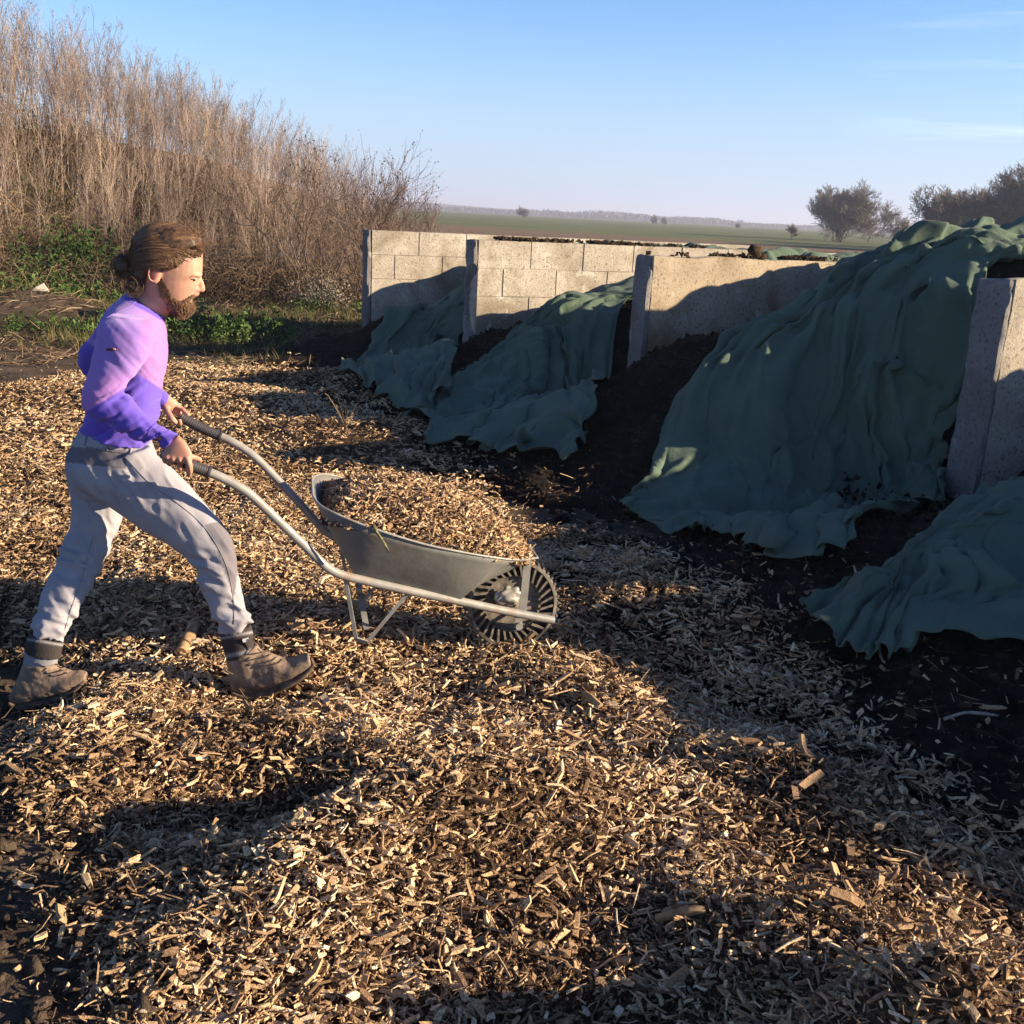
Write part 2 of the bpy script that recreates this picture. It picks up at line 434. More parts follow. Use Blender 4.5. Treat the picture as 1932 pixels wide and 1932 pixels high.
def box_faces(n):
    b = np.array([[0, 1, 3, 2], [4, 6, 7, 5], [0, 4, 5, 1], [2, 3, 7, 6], [0, 2, 6, 4], [1, 5, 7, 3]])
    return (b[None] + 8 * np.arange(n)[:, None, None]).reshape(-1, 4)
def rough_slab(name, p0, u_len, th, z0, z1, mat, parent, s=0.035, amp=0.003, seed=0, dents=(), top_amp=0.012):
    """slab from p0 along WD, dense enough to carry chipped edges; dents = (u, z, side, radius, depth)"""
    nu = max(2, int(u_len / s)); nz = max(2, int((z1 - z0) / s)); nt_ = max(2, int(th / 0.03))
    bm = bmesh.new()
    bmesh.ops.create_cube(bm, size=1)
    bmesh.ops.subdivide_edges(bm, edges=[e for e in bm.edges if abs(e.verts[0].co.x - e.verts[1].co.x) > 0.5], cuts=nu - 1)
    bmesh.ops.subdivide_edges(bm, edges=[e for e in bm.edges if abs(e.verts[0].co.z - e.verts[1].co.z) > 0.5], cuts=nz - 1, use_grid_fill=True)
    bmesh.ops.subdivide_edges(bm, edges=[e for e in bm.edges if abs(e.verts[0].co.y - e.verts[1].co.y) > 0.5], cuts=nt_ - 1, use_grid_fill=True)
    me = bpy.data.meshes.new(name); bm.to_mesh(me); bm.free()
    n = len(me.vertices); co = np.zeros(n * 3, np.float32); me.vertices.foreach_get('co', co); co = co.reshape(-1, 3).astype(float)
    u = (co[:, 0] + 0.5) * u_len; t = (co[:, 1] + 0.5) * th; z = z0 + (co[:, 2] + 0.5) * (z1 - z0)
    # wear: pull the arrises in
    eu = np.minimum(u, u_len - u) < 1e-4; et = np.minimum(t, th - t) < 1e-4; ez = (z1 - z) < 1e-4
    wear = 0.002 + 0.012 * np.clip(fbm(u * 9 + 31 * seed, z * 9 + t * 7, seed, 3) + 0.2, 0, 1)
    edge = (eu.astype(int) + et + ez) >= 2
    cu = np.where(u < u_len / 2, 1, -1); ct = np.where(t < th / 2, 1, -1)
    u = u + np.where(edge & eu, wear * cu, 0); t = t + np.where(edge & et, wear * ct, 0); z = z - np.where(edge & ez, wear, 0)
    jt = amp * fbm(u * 6 + seed, z * 6 + t * 3, seed + 3, 3)
    t = t + np.where(et, jt * 1.2, 0); u = u + np.where(eu, jt, 0)
    z = z + np.where(ez, top_amp * fbm(u * 3 + 5 * seed, t * 5, seed + 8, 3), 0)
    for (du, dz, side, rad, dep) in dents:
        dt_ = (t - (0 if side < 0 else th))
        d = np.sqrt((u - du) ** 2 + ((z - dz) * 0.55) ** 2 + dt_ ** 2)
        k = np.clip(1 - d / rad, 0, 1) ** 0.6 * dep * (1 + 0.6 * fbm(u * 25, z * 25, seed + 11, 2))
        u = u + k * (1 if du < u_len / 2 else -1) * 0.8; t = t + k * (-1 if side > 0 else 1) * 0.8
    X = p0[0] + WD[0] * u + WN[0] * (t); Y = p0[1] + WD[1] * u + WN[1] * (t)
    me.vertices.foreach_set('co', np.stack([X, Y, z], -1).astype(np.float32).ravel())
    me.update()
    o = link_me(name, me, mat, parent, True)
    me.set_sharp_from_angle(angle=math.radians(40))
    return o
def block_courses(name, p0, u0, u1, th, z_top, course, blen, mat, parent, seed):
    """coursed blocks laid in running bond: every block its own weathered box around a recessed core"""
    rr = random.Random(seed); Vs = []; 
    nz = 6; j = 0.007
    for r in range(nz):
        z1 = z_top - r * course; z0 = z1 - course
        off = (r % 2) * blen * 0.5 + 0.02
        u = u0 - off
        while u < u1:
            a = max(u, u0); b = min(u + blen, u1)
            if b - a > 0.03:
                jt = rr.uniform(-0.0025, 0.0025)
                for uu in (a + j, b - j):
                    for tt in (0.0 - jt, th + jt):
                        for zz in (z0 + j * 0.5, z1 - j * 0.5):
                            Vs.append((uu + rr.uniform(-.001, .001), tt, zz))
            u += blen
    n = len(Vs) // 8
    core = [(uu, tt, zz) for uu in (u0 + .006, u1 - .006) for tt in (0.008, th - 0.008) for zz in (z_top - nz * course, z_top - 0.008)]
    Vs += core
    V = np.array(Vs); X = p0[0] + WD[0] * V[:, 0] + WN[0] * V[:, 1]; Y = p0[1] + WD[1] * V[:, 0] + WN[1] * V[:, 1]
    return mesh_np(name, np.stack([X, Y, V[:, 2]], -1), box_faces(n + 1), 4, mat, False, parent=parent)

WLEN = 5.6
wall_specs = [
    ('concrete_block_wall', 'farthest grey block wall, its clean blocks half lit, beside the dry weeds', 'blocks'),
    ('concrete_block_wall', 'grey block wall with a chunk broken out of its front edge', 'blocks'),
    ('rendered_wall', 'brown stained smooth wall with a dirt clod on its top', 'plaster'),
    ('concrete_wall', 'nearest concrete wall, its tall pale end face stained dark at the foot', 'plaster2'),
]
for i, (nm, lab, kind) in enumerate(wall_specs):
    p = WENDS[i]
    root = empty(nm, (p[0], p[1], 0)); tag(root, lab, 'wall', 'walls between the compost bays', 'thing')
    lo = -0.3
    if kind == 'blocks':
        PW = 0.025
        dents = [(0.0, 0.80, 1, 0.20, 0.16), (0.0, 0.70, 1, 0.15, 0.12)] if i == 1 else [(0.0, 1.0, -1, 0.05, 0.02)]
        e = rough_slab('end_face', p, 0.05, WALL_T, lo, WALL_H, M_post, None, 0.03, 0.006, 3 + i, dents); keep(e, root)
        e = block_courses('block_courses', p, 0.051, WLEN, WALL_T, WALL_H, 0.284, 0.62, M_block, None, i); keep(e, root)
    else:
        mt = M_plaster if kind == 'plaster' else M_block
        dents = [(0.0, WALL_H, 1, 0.10, 0.05), (0.0, 0.25, -1, 0.10, 0.03)] if i == 2 else [(0.0, 0.12, 1, 0.12, 0.03), (0.0, 1.47, 1, 0.08, 0.025)]
        th = WALL_T * (1.08 if i == 3 else 1.0); hw = 1.47 if i == 3 else WALL_H
        e = rough_slab('end_face', p, 0.05, th, lo, hw, M_post, None, 0.03, 0.003, 5 + i, dents); keep(e, root)
        e = rough_slab('wall_face', p + WD * 0.051, WLEN - 0.05, th * 0.985, lo, hw - 0.004, mt, None, 0.06, 0.005, 9 + i, (), 0.02); keep(e, root)

# rest of the row, mostly outside the picture: the next wall to the right
root = empty('concrete_wall', (WENDS[4][0], WENDS[4][1], 0)); tag(root, 'next bay wall at the right, beyond the frame, whose shadow falls over the chips', 'wall', 'walls between the compost bays', 'thing')
keep(rough_slab('wall_face', WENDS[4], WLEN, WALL_T, -0.3, 1.5, M_block, None, 0.08, 0.008, 21, (), 0.02), root)

# ------------------------------------------------------------------ compost heaps
M_comp = mat_new('dark_compost', 0.97, spec=0.08); q = NB(M_comp)
q.col(q.ramp(q.noise(14, 7, 0.65), [(0.3, (0.008, 0.006, 0.005)), (0.6, (0.030, 0.022, 0.017)), (0.82, (0.080, 0.058, 0.042))]))
q.bump(q.math('ADD', q.noise(22, 7, 0.75), q.math('MULTIPLY', q.noise(110, 3), 0.4)), 1.0, 0.05)
heap_labels = ['compost heap in the farthest bay behind the rearmost block wall', 'dark compost heap between the two block walls of the bays',
               'tall dark compost heap beside the brown stained wall', 'dark compost heap in front of the nearest wall, spilling across the ground',
               'black compost slope at the right edge, in deep shade']
for i in range(5):
    a = np.arange(-3.4 if i > 2 else -2.7, 5.6, 0.06); b = np.arange(-0.35, 1.351, 0.025)
    A, B = np.meshgrid(a, b, indexing='ij'); X, Y = bay_xy(A, B, i)
    Z = heap_surf(X, Y, i)
    f = grid_faces(len(a), len(b)); 
    V = np.stack([X, Y, Z], -1).reshape(-1, 3); Af = A.ravel(); Bf = B.ravel()
    ok = ~((Af[f] > -0.02).all(1) & ((Bf[f] < -0.001).any(1) | (Bf[f] > 1.001).any(1)))
    ok &= ~((V[f][:, :, 2] - ground_h(V[f][:, :, 0], V[f][:, :, 1])).max(1) < -0.02)
    # keep clear of the walls
    f = f[ok]
    o = mesh_np('compost_heap', V, f[:, ::-1], 4, M_comp, True)
    tag(o, heap_labels[i], 'compost heap', 'compost heaps in the bays')
# ------------------------------------------------------------------ green fleece covers, draped by a small cloth solver
def all_h(x, y, i):
    r = np.maximum(heap_surf(x, y, i), ground_h(x, y))
    if i > 0: r = np.maximum(r, heap_surf(x, y, i - 1))
    if i < 4: r = np.maximum(r, heap_surf(x, y, i + 1))
    return r + 0.045
def hit(px, py, i):
    r = ray(px, py); r = r / r[1]
    Y = np.linspace(1.5, 30, 3000); X = r[0] * Y; Z = CAM_Z + r[2] * Y
    H = all_h(X, Y, i); k = np.argmax(Z < H)
    return np.array((X[k], Y[k]))
def catmull(P, n):
    P = np.asarray(P, float); m = len(P)
    t = np.linspace(0, m - 1, n); k = np.clip(t.astype(int), 0, m - 2); f = (t - k)
    f = f.reshape((-1,) + (1,) * (P.ndim - 1))
    p1 = P[k]; p2 = P[k + 1]; p0 = P[np.maximum(k - 1, 0)]; p3 = P[np.minimum(k + 2, m - 1)]
    return 0.5 * (2 * p1 + (p2 - p0) * f + (2 * p0 - 5 * p1 + 4 * p2 - p3) * f ** 2 + (3 * p1 - p0 - 3 * p2 + p3) * f ** 3)
def resample_grid(ctrl, step):
    """ctrl (rows, cols, 2) -> even grid"""
    C = np.array(ctrl)
    # arc-length along rows direction
    D = catmull(C, 200)                                   # (200, cols, 2)
    L = np.concatenate([[0], np.cumsum(np.linalg.norm(np.diff(D.mean(1), axis=0), axis=1))])
    n = int(L[-1] / step); tt = np.interp(np.linspace(0, L[-1], n), L, np.linspace(0, 199, 200))
    k = np.clip(tt.astype(int), 0, 198); f = (tt - k)[:, None, None]
    D = D[k] * (1 - f) + D[k + 1] * f
    E = np.swapaxes(D, 0, 1); wdt = np.linalg.norm(np.diff(E, axis=0), axis=2).sum(0).max()
    m = int(wdt / step); E = catmull(E, m)
    return np.swapaxes(E, 0, 1)
def drape(i, ctrl, step=0.034, over=(1.0, 1.02), iters=200, seed=0, fold=0.11, crease=0.055, hem=0.3, clampb=True, bend=0.22, hang=0.0):
    G = resample_grid(ctrl, step); n, m = G.shape[:2]
    X = np.zeros((n, m, 3)); X[..., :2] = G
    X[..., 2] = all_h(G[..., 0], G[..., 1], i)
    # the sheet starts gathered into folds; its rest lengths are the lengths of those folds, so it keeps them as it settles
    r_ = np.random.default_rng(seed)
    u, v = np.meshgrid(np.arange(n) * step, np.arange(m) * step, indexing='ij')
    wu = u + 0.5 * fbm(u * 0.7, v * 0.7, seed + 1, 3); wv = v + 0.95 * fbm(u * 0.55 + 9, v * 0.55, seed + 2, 2) + 0.2 * fbm(u * 1.6 + 9, v * 1.6, seed + 3, 2)
    def ridge(a, b, s_): return np.clip(1 - np.abs(fbm(a, b, s_, 2)) * 2.6, 0, 1) ** 2
    amp = fold * (0.55 + 0.9 * np.clip(fbm(u * 0.7, v * 0.7, seed + 4, 2) + 0.5, 0, 1.2))
    F = amp * (1.0 * ridge(wu * 0.42, wv * 1.15, seed + 5) + 0.55 * ridge(wu * 1.3 + wv * 0.7, wv * 1.5 - wu * 0.5, seed + 6) + 0.5 * ridge(wu * 0.45 + 0.3 * wv, wv * 2.6, seed + 16))
    hemk = 1 + hem * np.exp(-u / 0.45)
    F = F * hemk + 0.012 * fbm(u * 7, v * 7, seed + 7, 2) * (1 + hem)
    F += 0.045 * hem * np.exp(-u / 0.3) * ridge(wu * 1.0, wv * 3.2, seed + 12)
    X[..., 2] += F + 0.02
    X[..., 0] += 0.5 * F * fbm(u * 1.5, v * 1.5, seed + 21, 2) * 2; X[..., 1] += 0.5 * F * fbm(u * 1.5, v * 1.5, seed + 22, 2) * 2
    S = X.copy()
    ku = np.full((n, m), over[0]); kv = np.full((n, m), over[1])
    sp = step
    # the regular sheet's rest lengths (average spacing, not the stretched start)
    def groups():
        gs = []
        for (di, dj, st) in ((1, 0, 1.0), (0, 1, 1.0), (1, 1, 0.35), (1, -1, 0.35), (3, 0, bend * 0.5), (0, 3, bend * 0.5), (6, 0, bend * 0.25), (0, 6, bend * 0.25)):
            i0 = np.arange(0, n - di); j0 = np.arange(max(0, -dj), m - max(0, dj))
            per = max(di, abs(dj))
            for ph in range(2):
                if di: si = i0[((i0 // di) % 2) == ph]; sj = j0
                else: si = i0; sj = j0[((j0 // dj) % 2) == ph]
                I, J = np.meshgrid(si, sj, indexing='ij')
                a = (I * m + J).ravel(); b = ((I + di) * m + J + dj).ravel()
                rest_ = np.linalg.norm(S.reshape(-1, 3)[a] - S.reshape(-1, 3)[b], axis=1)
                kk = np.where(np.full(len(a), di > 0) & (dj == 0), ku.ravel()[a], np.where(dj != 0 and di == 0, kv.ravel()[a], (ku.ravel()[a] + kv.ravel()[a]) / 2))
                gs.append((a, b, rest_ * kk, st, di + abs(dj) >= 3))
        return gs
    GS = groups()
    P = X.reshape(-1, 3).copy(); Q = P.copy()
    # lookup grid for the ground under the cloth
    x0, y0 = P[:, :2].min(0) - 0.8; x1, y1 = P[:, :2].max(0) + 0.8; hs = 0.04
    hx = np.arange(x0, x1, hs); hy = np.arange(y0, y1, hs); HX, HY = np.meshgrid(hx, hy, indexing='ij')
    HH = all_h(HX, HY, i)
    def look(p):
        fx = np.clip((p[:, 0] - x0) / hs, 0, len(hx) - 1.001); fy = np.clip((p[:, 1] - y0) / hs, 0, len(hy) - 1.001)
        ix = fx.astype(int); iy = fy.astype(int); fx -= ix; fy -= iy
        return (HH[ix, iy] * (1 - fx) * (1 - fy) + HH[ix + 1, iy] * fx * (1 - fy) + HH[ix, iy + 1] * (1 - fx) * fy + HH[ix + 1, iy + 1] * fx * fy)
    for it in range(iters):
        vel = (P - Q) * (0.93 if it < iters * 0.75 else 0.6); Q = P.copy()
        P = P + vel; P[:, 2] -= 0.0022
        for (a, b, rl, st, isb) in GS:
            d = P[a] - P[b]; ln = np.sqrt((d * d).sum(1)) + 1e-9
            e = (ln - rl) / ln * 0.5 * st
            if isb: e = np.where(ln < rl, e, e * 0.1)
            c = d * e[:, None]
            P[a] -= c; P[b] += c
        h = look(P) + 0.012
        under = P[:, 2] < h
        P[under, 2] = h[under]
        fr = 0.93
        P[under, :2] = P[under, :2] * (1 - fr) + Q[under, :2] * fr
        if clampb:
            a_, b_ = bay_coords(P[:, 0], P[:, 1], i)
            inside = a_ > -0.05
            lo_b, hi_b = 0.06, 1.0
            bb = np.where(inside, np.clip(b_, lo_b, hi_b), b_)
            ch = bb != b_
            nx, ny = bay_xy(a_, bb, i); P[ch, 0] = nx[ch]; P[ch, 1] = ny[ch]
    P = P.reshape(n, m, 3)
    # fine creases pressed into the fleece where it lies
    N = np.cross(np.gradient(P, axis=0), np.gradient(P, axis=1)); N /= np.linalg.norm(N, axis=2)[..., None] + 1e-9
    N *= np.sign(N[..., 2:3].mean())
    D = crease * (1.0 * ridge(wu * 0.5 + wv * 0.35, wv * (1.3 + 0.5 * vnoise(wu * 0.5, wv * 0.5, seed)) - 0.35 * wu, seed + 31) + 0.7 * ridge(wu * 0.8 - wv * 0.5, wv * 3.4 + wu * 0.5, seed + 32)
                  + 0.45 * ridge(wu * 3.5, wv * 3.0 + wu, seed + 33) + 0.5 * fbm(wu * 5, wv * 6, seed + 34, 3))
    D *= 0.45 + 0.9 * np.clip(fbm(u * 0.8, v * 0.8, seed + 35, 2) + 0.5, 0, 1)
    return P + N * np.maximum(D, -0.004)[..., None]
M_fleece = mat_new('green_fleece', 0.9, spec=0.12); q = NB(M_fleece)
t1 = q.ramp(q.noise(2.2, 5, 0.6), [(0.3, (0.060, 0.090, 0.062)), (0.7, (0.100, 0.145, 0.098))])
dirt = q.ramp(q.noise(5.0, 6, 0.7, 0.4), [(0.50, (0, 0, 0)), (0.72, (1, 1, 1))])
t2 = q.mix(q.math('MULTIPLY', dirt, 0.5), t1, (0.105, 0.105, 0.072))
fine = q.noise(420, 2)
t2 = q.mix(0.35, t2, q.ramp(fine, [(0.35, (0.030, 0.050, 0.036)), (0.65, (0.115, 0.170, 0.118))]))
q.col(t2)
q.b.inputs['Sheen Weight'].default_value = 0.06; q.b.inputs['Sheen Roughness'].default_value = 0.6
q.bump(q.math('ADD', q.math('MULTIPLY', fine, 0.25), q.noise(24, 5, 0.65)), 0.65, 0.012)

def make_cover(name, i, rows, back, label, seed, **kw):
    ctrl = [[hit(px, py, i) for px, py in r] for r in rows]
    nc = len(rows[0])
    for (a, b0, b1) in back:
        ctrl.append([np.array(bay_xy(a, b0 + (b1 - b0) * k / (nc - 1), i)) for k in range(nc)])
    P = drape(i, ctrl, seed=seed, **kw)
    n, m = P.shape[:2]
    # ragged hem and a little cloth thickness
    o = mesh_np(name, P.reshape(-1, 3), grid_faces(n, m), 4, M_fleece, True)
    bm = bmesh.new(); bm.from_mesh(o.data); bmesh.ops.recalc_face_normals(bm, faces=bm.faces); 
    if sum(f.normal.z for f in bm.faces) < 0: bmesh.ops.reverse_faces(bm, faces=bm.faces)
    bm.to_mesh(o.data); bm.free()
    md = o.modifiers.new('sub', 'SUBSURF'); md.levels = 1; md.render_levels = 1
    md = o.modifiers.new('thick', 'SOLIDIFY'); md.thickness = 0.004; md.offset = 1
    tag(o, label, 'ground cover sheet', 'green fleece covers over the compost heaps')
    return o
make_cover('fleece_cover', 0, [[(640, 702), (700, 738), (775, 775), (850, 748)], [(700, 655), (760, 660), (810, 655), (862, 640)]],
           [(0.9, 0.30, 0.95), (2.4, 0.15, 0.95), (4.9, 0.10, 0.95)],
           'crumpled green fleece cover spilling out between the farthest wall and the chipped block wall', 3)
make_cover('fleece_cover', 1, [[(785, 772), (835, 822), (930, 850), (1080, 868)], [(890, 690), (960, 690), (1050, 700), (1140, 720)], [(960, 640), (1020, 600), (1100, 575), (1190, 560)]],
           [(1.6, 0.25, 1.0), (3.2, 0.10, 1.0), (5.0, 0.10, 1.0)],
           'green fleece cover sloping down beside the chipped block wall, its hem bunched on the chips', 11)
make_cover('fleece_cover', 2, [[(1160, 960), (1330, 1005), (1460, 1058), (1620, 1010), (1770, 930)], [(1250, 815), (1390, 850), (1530, 860), (1660, 840), (1812, 800)],
                               [(1380, 650), (1470, 680), (1580, 680), (1700, 650), (1838, 640)], [(1490, 592), (1570, 560), (1660, 520), (1760, 490), (1880, 500)]],
           [(1.5, 0.30, 1.03), (3.2, 0.12, 1.03), (5.2, 0.10, 1.03)],
           'largest green fleece cover, peaked high over the tall heap beside the nearest wall', 23, fold=0.12, crease=0.075, over=(1.0, 1.08))
make_cover('fleece_cover', 3, [[(1512, 1150), (1640, 1245), (1790, 1222), (1990, 1225)], [(1600, 1110), (1700, 1120), (1860, 1110), (2040, 1120)], [(1715, 1040), (1800, 1010), (1930, 1000), (2080, 1000)]],
           [(0.2, 0.16, 0.97), (2.0, 0.12, 0.97), (4.6, 0.10, 0.97)],
           'blue green fleece cover lying low at the right edge, in front of the nearest wall', 31)
# ------------------------------------------------------------------ plant building, all numpy
def tube_np(P, R, k=3):
    """tube along points P (n,3) with radii R; returns verts, quads"""
    P = np.asarray(P, float); n = len(P); R = np.broadcast_to(np.asarray(R, float), (n,))
    T = np.gradient(P, axis=0); T /= np.linalg.norm(T, axis=1)[:, None] + 1e-9
    up = np.array((0.31, 0.17, 0.93)) if abs(T[0][2]) < 0.8 else np.array((0.95, 0.2, 0.1))
    A = np.cross(T, up); A /= np.linalg.norm(A, axis=1)[:, None] + 1e-9; B = np.cross(T, A)
    th = np.arange(k) * 2 * math.pi / k
    V = P[:, None] + R[:, None, None] * (np.cos(th)[None, :, None] * A[:, None] + np.sin(th)[None, :, None] * B[:, None])
    return V.reshape(-1, 3), grid_faces(n, k, True)
class Acc:
    def __init__(s): s.V = []; s.F = []; s.T = []; s.n = 0
    def add(s, V, F, t=0.5):
        s.V.append(np.asarray(V, float)); s.F.append(np.asarray(F) + s.n); s.T.append(np.full(len(V), t) if np.isscalar(t) else np.asarray(t)); s.n += len(V)
    def tube(s, P, R, k=3, t=0.5): s.add(*tube_np(P, R, k), t)
    def get(s): return np.concatenate(s.V), np.concatenate(s.F), np.concatenate(s.T)
def scatter(protos, px, py, pz, rot, scl, lean=None, tone=None, r_=None):
    """many copies of small plants baked into one mesh"""
    Vs = []; Fs = []; Ts = []; n0 = 0
    idx = r_.integers(0, len(protos), len(px))
    for k, (V, F, T) in enumerate(protos):
        s = np.where(idx == k)[0]
        if not len(s): continue
        c = np.cos(rot[s])[:, None]; sn = np.sin(rot[s])[:, None]; sc = scl[s][:, None]
        x = (V[None, :, 0] * c - V[None, :, 1] * sn) * sc; y = (V[None, :, 0] * sn + V[None, :, 1] * c) * sc; z = V[None, :, 2] * sc
        if lean is not None:
            x = x + lean[0][s][:, None] * z; y = y + lean[1][s][:, None] * z
        W = np.stack([x + px[s][:, None], y + py[s][:, None], z + pz[s][:, None]], -1).reshape(-1, 3)
        f = (F[None] + (np.arange(len(s)) * len(V))[:, None, None]).reshape(-1, F.shape[1]) + n0
        t = (T[None] + (tone[s][:, None] if tone is not None else 0) + np.zeros((len(s), 1))).reshape(-1)
        Vs.append(W); Fs.append(f); Ts.append(t); n0 += len(W)
    return np.concatenate(Vs), np.concatenate(Fs), np.concatenate(Ts)
def leaf_quads(acc, C, size, r_, t):
    """small bent leaves: one quad each, at points C, facing anywhere"""
    n = len(C)
    d = r_.standard_normal((n, 3)); d /= np.linalg.norm(d, axis=1)[:, None]
    e = np.cross(d, r_.standard_normal((n, 3))); e /= np.linalg.norm(e, axis=1)[:, None] + 1e-9
    s = size * r_.uniform(0.6, 1.4, (n, 1))
    V = np.stack([C - d * s, C + e * s * 0.45, C + d * s, C - e * s * 0.45], 1).reshape(-1, 3)
    F = np.arange(4 * n).reshape(-1, 4)
    acc.add(V, F, np.repeat(t + r_.uniform(-0.15, 0.15, n), 4))
def weed(seed):
    """tall dead stalk with upswept twigs and dry seed clusters"""
    r_ = np.random.default_rng(seed); A = Acc()
    h = r_.uniform(1.5, 2.3); n = 8; t = np.linspace(0, 1, n)
    bend = r_.uniform(-0.22, 0.22, 2)
    S = np.stack([bend[0] * t ** 2 * h + 0.02 * np.sin(t * 7), bend[1] * t ** 2 * h, t * h], -1)
    A.tube(S, np.linspace(0.0065, 0.0014, n), 3, 0.75)
    nb = r_.integers(16, 26)
    for k in range(nb):
        u = r_.uniform(0.30, 0.98); base = np.array([np.interp(u, t, S[:, c]) for c in range(3)])
        az = r_.uniform(0, 2 * math.pi); L_ = (1.1 - u) * r_.uniform(0.25, 0.6) * h * 0.6 + 0.08
        el = r_.uniform(0.7, 1.25)
        q_ = np.linspace(0, 1, 4)
        P = base + np.stack([np.cos(az) * np.cos(el) * q_ * L_, np.sin(az) * np.cos(el) * q_ * L_, (np.sin(el) * q_ + 0.15 * q_ ** 2) * L_], -1)
        A.tube(P, np.linspace(0.0028, 0.0010, 4), 3, 0.55)
        nl = r_.integers(2, 6)
        C = P[0] + (P[-1] - P[0]) * r_.uniform(0.35, 1.08, (nl, 1)) + r_.normal(0, 0.018, (nl, 3))
        leaf_quads(A, C, 0.011, r_, 0.35)
    return A.get()
def bramble(seed, leafy=0.0):
    """low tangle of arching dry canes"""
    r_ = np.random.default_rng(seed); A = Acc()
    for k in range(14):
        az = r_.uniform(0, 2 * math.pi); L_ = r_.uniform(0.25, 0.8); q_ = np.linspace(0, 1, 5); hh = r_.uniform(0.1, 0.5)
        b0 = r_.normal(0, 0.15, 2)
        P = np.stack([b0[0] + np.cos(az) * q_ * L_, b0[1] + np.sin(az) * q_ * L_, hh * np.sin(q_ * math.pi * r_.uniform(0.4, 0.95)) + 0.02], -1) + r_.normal(0, 0.012, (5, 3))
        A.tube(P, 0.0026, 3, r_.uniform(0.4, 0.9))
        C = P[r_.integers(1, 5, 6)] + r_.normal(0, 0.05, (6, 3)); C[:, 2] = np.abs(C[:, 2])
        leaf_quads(A, C, 0.016, r_, 0.35)
    return A.get()
def herb(seed, h1=0.32):
    """leafy green clump such as nettle"""
    r_ = np.random.default_rng(seed); A = Acc()
    for k in range(12):
        b0 = r_.normal(0, 0.10, 2); h = r_.uniform(0.25 * h1, h1); q_ = np.linspace(0, 1, 3)
        P = np.stack([b0[0] * (1 + 0.5 * q_), b0[1] * (1 + 0.5 * q_), q_ * h], -1)
        A.tube(P, 0.002, 3, 0.5)
        nl = int(h * 45)
        C = P[0] + (P[-1] - P[0]) * r_.uniform(0.1, 1.05, (nl, 1)) + r_.normal(0, 0.028, (nl, 3))
        leaf_quads(A, C, 0.030, r_, 0.6)
    return A.get()
def grass_tuft(seed, h0=0.12):
    r_ = np.random.default_rng(seed); A = Acc()
    for k in range(16):
        az = r_.uniform(0, 2 * math.pi); L_ = r_.uniform(0.5, 1.3) * h0; b0 = r_.normal(0, 0.03, 2); w_ = 0.0028
        lx, ly = np.cos(az), np.sin(az); q_ = np.array([0, 0.5, 1.0])
        P = np.stack([b0[0] + lx * q_ ** 2 * L_ * 0.6, b0[1] + ly * q_ ** 2 * L_ * 0.6, q_ * L_], -1)
        ww = np.array([w_, w_ * 0.8, 0.0003])[:, None] * np.array([-ly, lx, 0])
        V = np.concatenate([P - ww, P + ww]); A.add(V, [[0, 1, 4, 3], [1, 2, 5, 4]], r_.uniform(0.3, 0.8))
    return A.get()
def toned(name, stops, rough=0.9, spec=0.1, patch=None):
    mt = mat_new(name, rough, spec=spec); q = NB(mt)
    c = q.ramp(q.attr('tone'), stops)
    if patch: c = q.mix(q.ramp(q.noise(patch[0], 4), [(0.42, (0, 0, 0)), (0.62, (1, 1, 1))]), c, q.mix(0.6, c, patch[1]))
    q.col(c); return mt
M_weed = toned('dry_stalks', [(0.15, (0.115, 0.085, 0.070)), (0.5, (0.275, 0.205, 0.165)), (0.85, (0.43, 0.34, 0.26))], patch=(0.9, (0.12, 0.085, 0.07)))
M_brown = toned('dry_undergrowth', [(0.1, (0.045, 0.030, 0.020)), (0.5, (0.115, 0.078, 0.050)), (0.9, (0.28, 0.20, 0.125))])
M_herb = toned('green_leaves', [(0.2, (0.022, 0.045, 0.012)), (0.6, (0.050, 0.095, 0.022)), (0.95, (0.12, 0.15, 0.05))])
M_grass = toned('grass_blades', [(0.2, (0.030, 0.050, 0.014)), (0.55, (0.085, 0.090, 0.032)), (0.9, (0.22, 0.165, 0.085))])

def toe_y(x): return np.interp(x, [-30, -12, -8.6, -7.6, -5.9, -3.0, -0.5, 4], [9.0, 13.0, 15.2, 17.0, 18.2, 19.2, 21.0, 26.0])
r_ = np.random.default_rng(101)
def bank_points(n, ymin, ymax, xmin=-17, xmax=-1.0):
    x = r_.uniform(xmin, xmax, n); y = toe_y(x) + r_.uniform(ymin, ymax, n)
    return x, y
# 1. the mass of tall dead stalks on the bank
x, y = bank_points(5200, 0.3, 8.0, -16, 1.0)
fade = 1 - sstep(-5.0, -2.3, x)
gap = sstep(-0.30, 0.02, fbm(x * 0.5, y * 0.5, 301, 3))            # thinner places
keepm = r_.uniform(0, 1, len(x)) < fade * (0.35 + 0.65 * gap)
# bare slope low at the far left
keepm &= ~((x < -6.8) & (y - toe_y(x) < 1.1 + 0.5 * fbm(x, y, 7, 2)))
x, y = x[keepm], y[keepm]
sc = r_.uniform(0.75, 1.12, len(x)) * np.interp(x, [-16, -8, -4, -2, 1], [1.0, 0.90, 0.72, 0.56, 0.5]) * (0.72 + 0.4 * sstep(0, 3, y - toe_y(x)))
protos = [weed(500 + k) for k in range(14)]
V, F, T = scatter(protos, x, y, ground_h(x, y) - 0.03, r_.uniform(0, 6.28, len(x)), sc, (r_.normal(0.03, 0.09, len(x)), r_.normal(0, 0.08, len(x))), r_.uniform(-0.22, 0.22, len(x)), r_)
o = mesh_np('dry_weed_stalks', V, F, 4, M_weed, False, dict(tone=T)); tag(o, kind='stuff')
